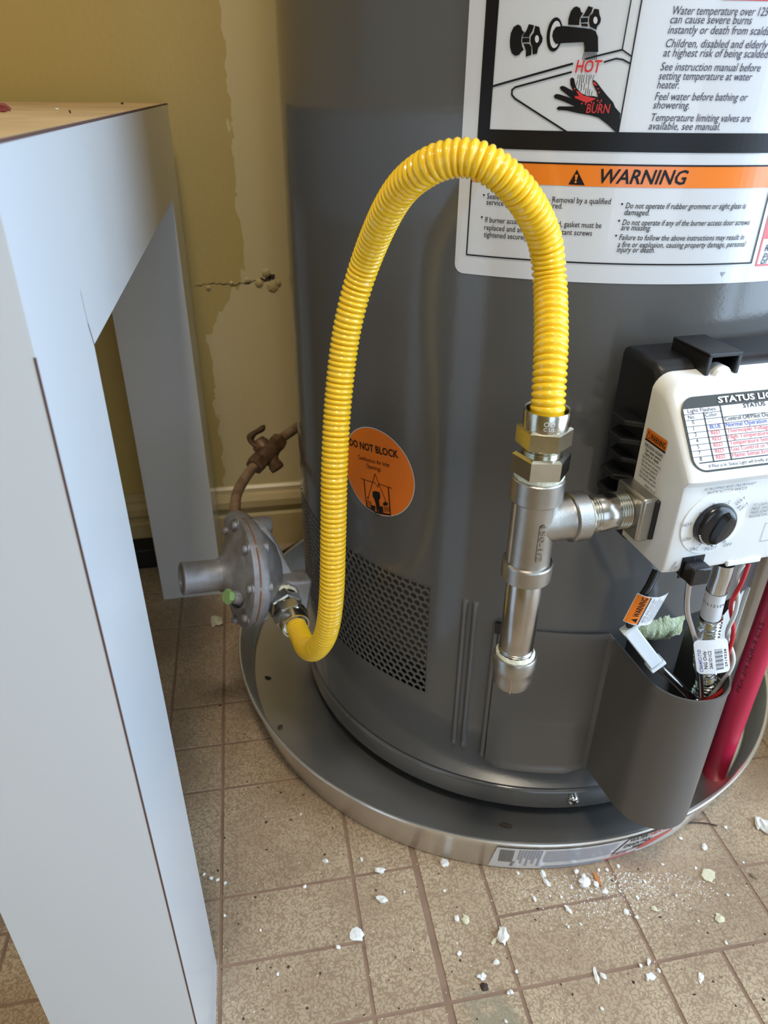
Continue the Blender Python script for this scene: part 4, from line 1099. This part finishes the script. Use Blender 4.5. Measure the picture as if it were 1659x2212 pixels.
cpn.build('stamp', M['paper'], fc, collar_map, 0.0002)
# lower end at the regulator
LE = Vector(path[-1])
B0 = Vector(at_depth(607, 1291, 0.640)); ld_ = (LE-B0).normalized()
LD = (LE-B0).length                                                     # about 44 mm of fittings
build(MB().hexn(B0+ld_*(LD-0.038), ld_, 0.0150, 0.0120, 0.12, 0.4), 'adapter_nut', M['zinc'], fc, smooth=20)
build(MB().lathe(B0, ld_, [(0.0098, LD-0.028), (0.0098, LD-0.020)], 24), 'neck', M['zinc'], fc)
build(MB().hexn(B0+ld_*(LD-0.0235), ld_, 0.0148, 0.0125, 0.12, 0.1), 'flare_nut', M['zinc'], fc, smooth=20)
build(MB().lathe(B0, ld_, [(0.0122, LD-0.0115), (0.0123, LD-0.002), (0.0119, LD-0.0008), (0.0106, LD-0.0010), (0.0102, LD-0.0025), (0.0102, LD-0.0115)], 36, close=False), 'collar', M['zinc'], fc, smooth=40)
FITB = B0+ld_*(LD-0.038)

# ================================================================== GAS REGULATOR
e = Vector((-0.955, -0.255, 0.165)).normalized()               # towards the spring tower
Fc = Vector(at_depth(529, 1236, 0.640))
rg = thing('gas_regulator', 'old grey cast gas pressure regulator with spring tower', 'regulator', tuple(Fc-Vector((0, 0, 0.049))))
build(MB().lathe(Fc, e, [(0.0420, -0.0095), (0.0470, -0.0085), (0.0485, -0.0060), (0.0485, -0.0003), (0.0470, 0.0)], 48), 'lower_flange', M['cast'], rg, smooth=40)
build(MB().lathe(Fc, e, [(0.0482, -0.0003), (0.0484, 0.0008)], 48, close=False), 'gasket', M['rust'], rg)
build(MB().lathe(Fc, e, [(0.0470, 0.0005), (0.0485, 0.0012), (0.0485, 0.0058), (0.0455, 0.0075), (0.0400, 0.0082), (0.0375, 0.0100), (0.0300, 0.0135), (0.0210, 0.0165), (0.0165, 0.0195), (0.0150, 0.0230)], 48), 'upper_bell', M['cast'], rg, smooth=40)
build(MB().lathe(Fc, e, [(0.0146, 0.020), (0.0140, 0.025), (0.0140, 0.0525), (0.0144, 0.0530), (0.0144, 0.0548), (0.0134, 0.0556), (0.0120, 0.0548), (0.0118, 0.0535), (0.0001, 0.0532)], 40), 'spring_tower', M['cast'], rg, smooth=40)
ex, ey, _ = frame_of(e)
for k in range(8):
    a = 2*math.pi*k/8+0.25; d = ex*math.cos(a)+ey*math.sin(a)
    mb = MB(); mb.lathe(Fc+d*0.0435, e, [(0.0050, -0.0100), (0.0050, 0.0075), (0.0036, 0.0080), (0.0036, 0.0105), (0.0022, 0.0118)], 14); build(mb, 'flange_screw', M['cast'], rg)
# body below the diaphragm: cone, port block towards the hose, web between them
build(MB().lathe(Fc, e, [(0.0430, -0.0080), (0.0400, -0.0130), (0.0270, -0.0250), (0.0150, -0.0300)], 40), 'body_cone', M['cast'], rg, smooth=40)
bx = (e-ld_*e.dot(ld_)).normalized(); bz = bx.cross(ld_)
blc = FITB-ld_*0.0140-bx*0.004
build(MB().obox(blc, (bx, ld_, bz), (0.0235, 0.0105, 0.0165)), 'port_block', M['cast'], rg, bevel=0.003, segs=3)
build(MB().lathe(FITB-ld_*0.006, ld_, [(0.0165, 0.0), (0.0165, 0.0025), (0.0155, 0.0040), (0.0132, 0.0040)], 36), 'outlet_boss', M['cast'], rg)
tp_ = Fc-e*0.007+Vector(UP)*0.040
wb = [tp_, tp_-e*0.012, blc-bx*0.018-ld_*0.006, blc+bx*0.010-ld_*0.004, Fc-e*0.010-Vector(UP)*0.010]
wn = (wb[1]-wb[0]).cross(wb[2]-wb[0]).normalized()*0.009
build(MB().prism([p-wn for p in wb], (0, 0, 0), wn*2), 'web', M['cast'], rg, smooth=0, bevel=0.003, segs=2)
build(MB().lathe(tp_, -e, [(0.0085, -0.001), (0.0085, 0.014), (0.0070, 0.0165)], 24), 'top_boss', M['cast'], rg)
dope('sealant', rg, FITB, ld_, -0.0045, 0.0012, 0.0158, 0.0138, 12)
# vent lug with its green plastic plug
vl = Vector(at_depth(510, 1290, 0.612))
vd = (Vector(at_depth(484, 1288, 0.603))-vl).normalized()
build(MB().lathe(vl-vd*0.016, vd, [(0.0100, 0), (0.0100, 0.014), (0.0090, 0.004), (0.0050, 0.020)], 28), 'vent_boss', M['cast'], rg)
build(MB().lathe(vl, vd, [(0.0042, 0.002), (0.0042, 0.006)], 20).hexn(vl+vd*0.006, vd, 0.0066, 0.0045, 0.1), 'vent_plug', M['green'], rg, smooth=20)
inl = Vector(at_depth(512, 1130, 0.690)); ind = Vector((-0.15, 0.75, 0.45)).normalized()
build(MB().lathe(Fc-e*0.006+Vector((0, 0.02, 0.02)), (inl-(Fc-e*0.006+Vector((0, 0.02, 0.02)))), [(0.0150, 0.0), (0.0140, 0.040), (0.0115, 0.052), (0.0080, 0.054)], 24), 'inlet_boss', M['cast'], rg)

# ================================================================== OLD GAS LINE WITH COCK
gl = thing('gas_supply_pipe', 'brown painted gas pipe with shut-off cock behind the regulator', 'gas pipe', tuple(at_depth(508, 1105, 0.70)))
lp = [at_depth(*k) for k in ((512, 1150, .690), (508, 1105, .705), (511, 1070, .735), (524, 1042, .758), (543, 1014, .780), (562, 996, .795))]
build(MB().tube(smooth_path(lp, 0.004), 0.0054, 14), 'inlet_pipe', M['brown_pipe'], gl)
up_ = [at_depth(*k) for k in ((590, 962, .815), (612, 944, .830), (645, 921, .850), (672, 903, .868), (700, 884, .890))]
up_.append((0.085, 0.930, up_[-1][2]+0.002))
build(MB().tube(smooth_path(up_, 0.004), 0.0056, 14), 'supply_pipe', M['brown_pipe'], gl)
v0, v1 = Vector(at_depth(548, 1008, .784)), Vector(at_depth(604, 952, .824)); vd = (v1-v0).normalized(); VL = (v1-v0).length
build(MB().hexn(v0, vd, 0.0105, 0.014, 0.2), 'union_nut', M['brown_valve'], gl, smooth=20)
build(MB().hexn(v1-vd*0.012, vd, 0.0100, 0.013, 0.2), 'union_nut', M['brown_valve'], gl, smooth=20)
vm = (v0+v1)/2
build(MB().lathe(v0, vd, [(0.008, 0.010), (0.0115, VL*0.4), (0.0120, VL*0.5), (0.0115, VL*0.6), (0.008, VL-0.008)], 20), 'cock_body', M['brown_valve'], gl)
pt_, pb2 = Vector(at_depth(556, 958, .800)), Vector(at_depth(600, 1020, .800)); pd = (pb2-pt_).normalized()
build(MB().lathe(vm-pd*0.018, pd, [(0.0075, 0), (0.0100, 0.006), (0.0100, 0.022), (0.0075, 0.030), (0.0062, 0.034)], 18).hexn(vm+pd*0.014, pd, 0.0085, 0.008, 0.15), 'plug_nut', M['brown_valve'], gl)
hl = [at_depth(*k) for k in ((563, 968, .802), (556, 962, .800), (546, 957, .798), (541, 946, .797), (548, 937, .797), (560, 930, .798), (566, 926, .800), (563, 920, .800))]
build(MB().tube(smooth_path(hl, 0.002), [0.0076-0.0026*abs(math.sin(k*0.35)) for k in range(len(smooth_path(hl, 0.002)))], 10, flat=0.55), 'lever', M['brown_valve'], gl)

# ================================================================== WIRES AND TUBES OF THE BURNER
def wq(u, v, q): return cq(*on_q(u, v, q))
iw = thing('igniter_wire', 'black igniter cable with milky white sleeve dropping into the shroud', 'cable', wq(1475, 1485, 0.287))
pth = [wq(1418, 1232, .285), wq(1404, 1262, .288), wq(1392, 1282, .290), wq(1376, 1310, .291), wq(1362, 1340, .291), wq(1362, 1364, .291)]
build(MB().tube(smooth_path(pth, 0.002), 0.0026, 12), 'cable', M['cable'], iw)
a, b = Vector(wq(1356, 1356, .291)), Vector(wq(1418, 1436, .291)); dd = (b-a).normalized()
sx = dd.cross(Vector((CN[0], CN[1], 0))).normalized(); sn = sx.cross(dd)
build(MB().obox((a+b)/2, (dd, sx, sn), ((b-a).length/2, 0.0046, 0.0034)).obox(b-dd*0.002, (dd, sx, sn), (0.0022, 0.0058, 0.0042)).obox(a+dd*0.001-sx*0.002, (dd, sx, sn), (0.0020, 0.0070, 0.0030)), 'connector_sleeve', M['clear'], iw, bevel=0.0008)
pth = [wq(1412, 1428, .291), wq(1430, 1446, .290), wq(1452, 1466, .287), wq(1476, 1490, .282), wq(1500, 1515, .275)]
build(MB().tube(smooth_path(pth, 0.002), 0.0030, 12), 'cable', M['cable'], iw)
pth = [wq(1425, 1436, .2925), wq(1448, 1458, .291), wq(1474, 1484, .286)]
build(MB().tube(smooth_path(pth, 0.002), 0.0008, 6), 'white_lead', M['wire_white'], iw)
# paper warning tag folded round the cable
tgp = Print()
def tag_map(x, y, h):                          # x along the tag width, y along the cable, curled
    o = Vector(wq(1362, 1345, .2955)); yv = (Vector(wq(1392, 1288, .2955))-o); L = yv.length; yv.normalize()
    xv = yv.cross(Vector((CN[0], CN[1], 0))).normalized(); 
    if xv.dot(Vector((CT[0], CT[1], 0))) < 0: xv = -xv
    nv_ = yv.cross(xv); 
    if nv_.dot(Vector((CN[0], CN[1], 0))) < 0: nv_ = -nv_
    X = x-0.004; c = -0.35*X*X/0.02 if X > 0 else -6*X*X*10
    r = o+yv*y+xv*x+nv_*(c+h+0.0005); return tuple(r)
TL = (Vector(wq(1392, 1288, .2955))-Vector(wq(1362, 1345, .2955))).length
tg = thing('cable_warning_tag', 'white paper tag with orange warning band wrapped on black cable', 'tag', wq(1362, 1345, 0.2955))
tp = Print(); tp.poly([(-0.0035, -0.001), (0.020, -0.002), (0.0215, TL*0.5), (0.0225, TL+0.001), (0.012, TL), (-0.0035, TL)])
tpo = tp.build('tag_sheet', M['paper'], tg, tag_map, 0.0, 0.0015)
sol = tpo.modifiers.new('solid', 'SOLIDIFY'); sol.thickness = 0.0003; sol.offset = -1
to = Print(); to.rect(-0.0034, -0.0005, 0.0045, TL-0.0004); to.build('orange_band', M['orange'], tpo, tag_map, 0.0003, 0.0015)
tk = Print(); tk.rect(0.0046, -0.0007, 0.0055, TL-0.0002); tk.text('WARNING', (0.0030, 0.0048), (0.0030, TL-0.001), h=0.0052, bold=0.02)
tk.poly([(0.0030, 0.0008), (0.0030, 0.0040), (-0.0006, 0.0024)])
tk.text('NEVER apply more than', (0.0088, 0.001), (0.0088, TL-0.001), h=0.0024); tk.text('1/2 psi to control inlet.', (0.0112, 0.001), (0.0112, TL-0.002), h=0.0024)
tk.stroke([(0.0128, 0.0), (0.0128, TL)], 0.0003)
for k, body in enumerate(('DO NOT depress button for', 'more than 2 minutes after', 'applying gas pressure to', 'control inlet tube')): tk.text(body, (0.0148+k*0.0018, 0.0015), (0.0148+k*0.0018, TL-0.0015-0.001*k), h=0.0018)
tk.build('lettering', M['ink'], tpo, tag_map, 0.0005, 0.0015)
# pilot tube
pv = thing('pilot_gas_tube', 'thin bare aluminium pilot tube bending into the shroud', 'tube', wq(1515, 1490, 0.286))
pth = [wq(1491, 1228, .296), wq(1489, 1255, .296), wq(1484, 1295, .295), (wq(1485, 1325, .295)), wq(1492, 1352, .294), wq(1502, 1385, .293), wq(1509, 1420, .291), wq(1513, 1460, .289), wq(1515, 1500, .285), wq(1514, 1540, .280)]
build(MB().tube(smooth_path(pth, 0.002), 0.0019, 12), 'tube', M['tube_alum'], pv)
# burner supply tube: smooth collar, label band, corrugated length
bt_ = thing('burner_supply_tube', 'bright corrugated burner tube with printed white label band', 'tube', wq(1525, 1490, 0.272))
c = [Vector(wq(1566, 1215, .285)), Vector(wq(1560, 1240, .285)), Vector(wq(1548, 1275, .284)), Vector(wq(1535, 1330, .282)), Vector(wq(1527, 1380, .279)), Vector(wq(1523, 1440, .276)), Vector(wq(1522, 1490, .276)), Vector(cq(0.004, 0.272, 0.150))]
pth = smooth_path([tuple(x) for x in c], 0.0006)
k1 = min(range(len(pth)), key=lambda i: (pth[i]-c[3]).length)
build(MB().tube(pth[:k1+1], 0.0064, 24), 'smooth_section', M['chrome'], bt_)
build(MB().tube(pth[k1:], [0.0072+0.0010*math.sin(i*0.0006/0.0034*2*math.pi) for i in range(len(pth)-k1)], 24), 'corrugated_section', M['chrome'], bt_, smooth=60)
ka = min(range(len(pth)), key=lambda i: (pth[i]-c[2]).length)
lbp = pth[ka:k1]
lbo = build(MB().tube(lbp, 0.0067, 24, cap=False), 'label_band', M['paper'], bt_)
bo_, bdv = lbp[0], (lbp[-1]-lbp[0]).normalized()
bfn = (Vector(CAM)-bo_); bfn = (bfn-bdv*bfn.dot(bdv)).normalized(); bsx = bdv.cross(bfn)
def band_map(x, y, h): a = x/0.0067; return tuple(bo_+bdv*y+(bfn*math.cos(a)+bsx*math.sin(a))*(0.0067+h))
bpn = Print(); bpn.text('62121414', (-0.0078, 0.0075), (0.0078, 0.0075), h=0.0034); bpn.build('lettering', M['slate_ink'], lbo, band_map, 0.0002, 0.001)
# paper barcode flag on the pilot tube
fl_ = thing('pilot_tube_flag', 'white barcode flag reading NG Only on the pilot tube', 'tag', wq(1510, 1430, 0.294))
A_, B_, C_, D_ = (wq(1497, 1383, .2965), wq(1571, 1377, .299), wq(1585, 1455, .299), wq(1506, 1455, .2955))
FA, FX, FY = Vector(A_), Vector(B_)-Vector(A_), Vector(D_)-Vector(A_)
FN = FX.cross(FY).normalized()
if FN.dot(Vector(CAM)-FA) < 0: FN = -FN
def flag_map(x, y, h):                         # x, y in 0..1, y down
    return tuple(FA+FX*x+FY*y+FN*(h+0.0012*math.sin(math.pi*min(1, max(0, x)))))
fpn = Print(); fpn.poly(rounded(0, 0, 1, 1, 0.13, 6)); fs_ = fpn.build('flag_sheet', M['paper'], fl_, flag_map, 0.0, 0.1)
sol = fs_.modifiers.new('solid', 'SOLIDIFY'); sol.thickness = 0.0003; sol.offset = -1
fk = Print()
for k in range(20):
    y = 0.28+k*0.031; fk.rect(0.56, y, 0.80, y+(0.010, 0.016, 0.020, 0.008)[k*3 % 4])
for x, body, h_ in ((0.31, 'NG Only', 0.14), (0.46, '2661D1C2', 0.13), (0.93, '2919338', 0.11)): fk.text(body, (x, 0.84), (x, 0.30), h=-h_, bold=0.01)
fk.build('lettering', M['ink'], fs_, flag_map, 0.0004, 0.1)
fb = Print(); fb.text('CS6640C171D', (0.17, 0.94), (0.17, 0.26), h=-0.13, bold=0.01); fb.build('lettering', M['blue_ink'], fs_, flag_map, 0.0004, 0.1)
# twisted thermopile leads
rl = [on_q(u, v, q) for u, v, q in ((1612, 1218, .288), (1602, 1240, .289), (1592, 1275, .290), (1585, 1310, .290), (1580, 1345, .290), (1576, 1385, .290), (1578, 1430, .289), (1570, 1462, .289), (1552, 1492, .288))]+[(0.006, 0.284, 0.190)]
ctr = smooth_path([cq(*x) for x in rl], 0.0012)
for ph, mname, nm, lb in ((0.0, 'wire_red', 'red_lead', 'red braided thermopile wire twisting beside a white one'), (math.pi, 'wire_white', 'white_lead', 'white braided thermopile wire twisting beside a red one')):
    pp = []
    for i, p in enumerate(ctr):
        a = ph+i*0.0012/0.052*2*math.pi; pp.append(p+Vector((CT[0], CT[1], 0))*0.0019*math.cos(a)+Vector((CN[0], CN[1], 0))*0.0019*math.sin(a))
    tag(build(MB().tube(pp, 0.0014, 10), nm, M[mname], smooth=60), lb, 'wire')

# ================================================================== RED PIPE
px_b = at_z(1542, 1669, 0.0150)
pex = thing('pex_pipe', 'red plastic pipe ending above the floor of the pan', 'pipe', (px_b[0], px_b[1], 0.0146))
pdir = Vector((0.010, 0.004, 1.0)).normalized()
build(MB().lathe((px_b[0], px_b[1], 0.0146), pdir, [(0.0080, 0.001), (0.0106, 0.0), (0.0108, 0.001), (0.0108, 1.10), (0.008, 1.10)], 36), 'pipe_body', M['pex'], pex, smooth=40)
pfa = math.atan2(-px_b[1], -px_b[0]+0.05)
def pex_map(x, y, h):
    a = pfa+x/0.0108; r = 0.0108+h; c = Vector((px_b[0], px_b[1], 0.0146))+pdir*y; return (c[0]+r*math.cos(a), c[1]+r*math.sin(a), c[2])
pp = Print(); pp.text('PEX 3/4 SDR-9 CTS', (-0.0030, 0.112), (-0.0030, 0.190), h=0.0056); pp.build('lettering', M['pex_ink'], pex, pex_map, 0.0003, 0.001)

# ================================================================== THINGS ON THE FLOOR
mt = [(0.0096, 0.8835), (0.0325, 0.8325)]+[(PC[0]+0.298*math.cos(math.radians(a)), PC[1]+0.298*math.sin(math.radians(a))) for a in range(134, 76, -6)]+[(0.31, 0.9115), (0.0415, 0.9115)]  # outline of the flat black floor patch between pan and back wall
tag(build(MB().prism([(x, y, 0.0001) for x, y in mt], (0, 0, 0), (0, 0, 0.003)), 'black_patch', M['floor_black'], smooth=0), 'flat black patch on the floor behind the heater and pan', 'patch')
tag(build(MB().box((-0.34, 0.880, 0.0001), (-0.145, 0.9125, 0.032)), 'shade_strip', M['floor_black'], bevel=0.003), 'black strip standing in for shade on the floor under the white table', 'strip')  # added strip, its black colour stands in for the shade under the table

def chip_mesh(seed, sx, sy, sz, m, kind=0):
    rnd = random.Random(seed); bm = bmesh.new()
    bmesh.ops.create_icosphere(bm, subdivisions=1 if max(sx, sy) < 0.0035 else 2, radius=1.0)
    for v in bm.verts:
        k = rnd.uniform(0.60, 1.20); v.co = Vector((v.co.x*sx*k, v.co.y*sy*k, max(v.co.z, -0.55)*sz*k))
    zmin = min(v.co.z for v in bm.verts)
    for v in bm.verts: v.co.z -= zmin
    me = bpy.data.meshes.new('chip'); bm.to_mesh(me); bm.free(); me.materials.append(m)
    return me
def chip(name, u, v, w, h, material, label, cat, group=None, z=0.0, hz=None, rot=None, seed=None):
    p = at_z(u, v, z); dist = np.linalg.norm(p-CAM); k = dist/F_PX
    sx, sy = w*k/2, h*k/2*1.35
    me = chip_mesh(seed or int(u*7+v), sx, sy, hz or min(sx, sy)*0.7, M[material])
    o = bpy.data.objects.new(name, me); COL.objects.link(o); o.location = (p[0], p[1], z+0.0001)
    o.rotation_euler.z = rot if rot is not None else random.uniform(-0.6, 0.6)
    return tag(o, label, cat, group)
G = 'white plaster crumbs scattered on the floor'
LBL = 'small white plaster crumb on clear vinyl floor away from pan and table'
for u, v, w, h in ((704,1860,14,7),(659,1915,8,8),(730,2047,10,9),(781,1857,6,8),(873,1927,6,6),(987,1986,11,9),(1072,2080,13,7),(1104,2144,9,8),(1098,2145,7,7),(1115,2099,7,7),(992,2060,12,8),
        (1173,1890,11,12),(1181,1908,9,15),(1233,1917,8,8),(1226,1966,9,14),(1154,1942,9,10),(1244,1884,12,8),(1227,2002,6,6),(1092,2207,6,6),(1305,1927,14,9),(1276,1926,6,6),(1118,1887,8,7),
        (1374,1982,11,6),(1352,1972,11,9),(1521,1831,10,11),(1567,1788,8,6),(1423,2098,7,7),(1384,2087,7,7),(1401,2078,9,11),(1398,2117,8,7),(1377,1940,7,7),(1338,1925,6,6),(1502,1875,6,5),(1568,2037,6,6),
        (1571,1934,6,5),(1605,1864,5,5),(1310,1880,8,6),(1335,1872,7,6),(1292,1880,7,6),(1392,1905,6,6),(1430,1868,6,6),(1470,1812,8,6),(1460,1935,6,5),(1508,1990,5,5),(1254,1997,5,5),(650,1760,5,6),(1212,1938,6,5),(1188,1936,5,5),(1300,2180,6,6),(960,1925,6,6),(485,1978,6,6),(562,2010,5,5),(600,2105,5,6),(440,1890,8,6),(456,1898,9,6),(470,1902,9,7),(487,1908,8,6)):
    if u < 500: chip('plaster_crumb', u, v, w, h, 'plaster', 'tiny white plaster crumb on the floor beside the white table leg', 'crumb', 'white crumbs beside the table leg')
    elif u > 1110 and v < 1945: chip('plaster_crumb', u, v, w, h, 'plaster', 'small white plaster crumb in the gritty spill below the pan sticker', 'crumb', 'white crumbs in the spill below the pan')
    else: chip('plaster_crumb', u, v, w, h, 'plaster', LBL, 'crumb', G)
for u, v, w, h, m_, lb in ((819,1882,25,9,'plaster','long curved white plaster crumb lying just off the pan edge'), (960,1866,15,13,'plaster','white plaster crumb leaning against the bare aluminium pan wall'),
        (825,1944,26,10,'plaster','flat white plaster flake between two printed floor joints'), (772,2021,26,20,'plaster','round smear of white plaster on a floor joint crossing'),
        (1087,2025,24,26,'plaster','largest crumbly white plaster lump on the open floor'), (1040,2111,17,10,'plaster','white plaster flake beside the dark brown chip'),
        (1005,1989,17,16,'plaster_old','yellow tinged plaster crumb beside a small white one'), (1261,1909,24,15,'plaster','big white plaster piece in the heap below the pan sticker'),
        (1260,1894,13,10,'plaster','medium white plaster piece touching the big one below the pan sticker'), (1288,1912,12,11,'plaster','white plaster piece beside the orange wood splinter'),
        (1413,1964,12,10,'plaster_old','oblong cream plaster bit on the dusty floor patch'), (1529,1891,27,20,'plaster_old','wide cream plaster flake lying flat near the floor joint'),
        (1554,1985,18,14,'plaster_old','dull beige plaster flake near a dark floor stain'), (1637,1779,16,22,'plaster','tall white plaster chunk beside another chunk away from the pan'),
        (1653,1790,22,24,'plaster','broad white plaster chunk beside another chunk away from the pan'), (1302,2110,9,11,'plaster','bright oval plaster grain casting a small shadow'),
        (1405,2110,18,10,'plaster','loose cluster of white plaster powder and grains'), (1288,2109,8,24,'plaster','long faint plaster streak on the floor'),
        (467,1347,26,22,'plaster_old','cream plaster lump on the floor below the regulator'), (466,1335,8,6,'plaster_old','tiny cream crumb next to the lump below the regulator'),
        (1513,2112,10,14,'plaster','pale powdery plaster mark inside a floor tile')):
    chip('plaster_piece', u, v, w, h, m_, lb, 'plaster', hz=(0.0008 if ('smear' in lb or 'faint' in lb or 'powdery' in lb or 'cluster' in lb) else 0.0013 if m_ == 'plaster_old' and v > 1800 else None))
# dark chip, splinters, wire scrap, metal bit
chip('paint_chip', 1046, 2134, 17, 11, 'dirt', 'dark brown square chip on a greenish floor stain', 'chip', hz=0.0012, rot=-0.5)
def sliver(name, a, b, w, material, label, cat):
    p, q = Vector(at_z(*a, 0.0)), Vector(at_z(*b, 0.0)); d = (q-p); L = d.length; d.normalize(); s = Vector((-d.y, d.x, 0))
    z0 = 0.0001; mb = MB()
    vs = [p-s*w*0.3+Vector((0, 0, z0)), p+s*w*0.3+Vector((0, 0, z0)), p+d*L*0.5+s*w*0.5+Vector((0, 0, z0)), q+Vector((0, 0, z0)), p+d*L*0.5-s*w*0.5+Vector((0, 0, z0))]
    mb.prism(vs, (0, 0, 0), (0, 0, 0.0016)); return tag(build(mb, name, M[material], smooth=0), label, cat)
sliver('wood_splinter', (1283, 1887), (1299, 1917), 0.0042, 'wood', 'orange brown wood splinter among white plaster below the pan', 'splinter')
sliver('wood_splinter', (1062, 2041), (1074, 2026), 0.0026, 'plaster_old', 'pale thin sliver stuck beside the largest plaster lump', 'splinter')
sliver('metal_scrap', (1620, 1888), (1635, 1901), 0.0024, 'tube_alum', 'tiny metal scrap lying along a printed floor joint', 'scrap')
wp = [at_z(u, v, 0.0012) for u, v in ((1478, 1778), (1505, 1777), (1530, 1779), (1552, 1784))]
tag(build(MB().tube(smooth_path([tuple(x) for x in wp], 0.002), 0.0006, 6), 'wire_scrap', M['dirt'], smooth=40), 'short dark wire scrap on the floor beside the pan', 'scrap')
# scraps on the pan floor and on the table
chip('debris_clump', 1093, 1785, 26, 9, 'dirt', 'black fluffy debris clump on the shiny pan floor', 'debris', z=0.0145)
chip('debris_clump', 579, 1465, 18, 6, 'dirt', 'dark smudge of debris on the pan floor below the hose', 'debris', z=0.0145, hz=0.0008)
chip('debris_clump', 605, 1572, 14, 8, 'dirt', 'dark debris fleck on the pan floor near the rim', 'debris', z=0.0145, hz=0.0008)
chip('plaster_piece', 122, 237, 9, 4.0, 'plaster', 'white plaster crumb on the dusty tan table top', 'plaster', z=TZ)
for (u, v, w, h, lb) in ((12, 243, 22, 4.5, 'red brown broken chip on the dusty tan table top'), (264, 226, 8, 2.0, 'small brown crumb near the table edge on the tan top'), (152, 246, 5, 2.5, 'dark speck beside the white crumb on the table top')):
    chip('paint_chip', u, v, w, h, 'red_chip' if u < 100 else 'dirt', lb, 'chip', z=TZ, hz=0.003 if u < 100 else 0.0015)
# uncountable grit
def scatter(name, n, fn, smin, smax, material, label):
    mb = MB(); rnd = random.Random(name)
    for _ in range(n):
        u, v = fn(rnd); p = at_z(u, v, 0.0); 
        if math.hypot(p[0]-PC[0], p[1]-PC[1]) < 0.286: continue
        s_ = rnd.uniform(smin, smax); a = rnd.uniform(0, 3.14)
        x, y = Vector((math.cos(a), math.sin(a), 0))*s_, Vector((-math.sin(a), math.cos(a), 0))*s_*rnd.uniform(0.4, 1.0)
        c = Vector((p[0], p[1], 0.0))
        mb.add([c-x-y*0.3, c+x*0.4-y, c+x+y*0.4, c-x*0.3+y, c+Vector((0, 0, s_*0.8))], [(0, 1, 4), (1, 2, 4), (2, 3, 4), (3, 0, 4), (3, 2, 1, 0)])
    o = stuff(build(mb, name, M[material], smooth=0)); o['label'] = label; o['category'] = 'dust'; return o
scatter('plaster_grit', 900, lambda r: (r.gauss(1340, 95), 1885+abs(r.gauss(0, 55))), 0.0003, 0.0009, 'plaster', 'fine white plaster grit spilled on the floor below the pan')
scatter('floor_dust', 260, lambda r: (r.uniform(430, 1659), r.uniform(1700, 2212)), 0.0003, 0.0008, 'plaster_old', 'pale dust specks spread thinly over the vinyl floor')
scatter('floor_dirt', 170, lambda r: (r.uniform(360, 1659), r.uniform(1500, 2212)), 0.0004, 0.0016, 'dirt', 'dark dirt specks spread thinly over the vinyl floor')
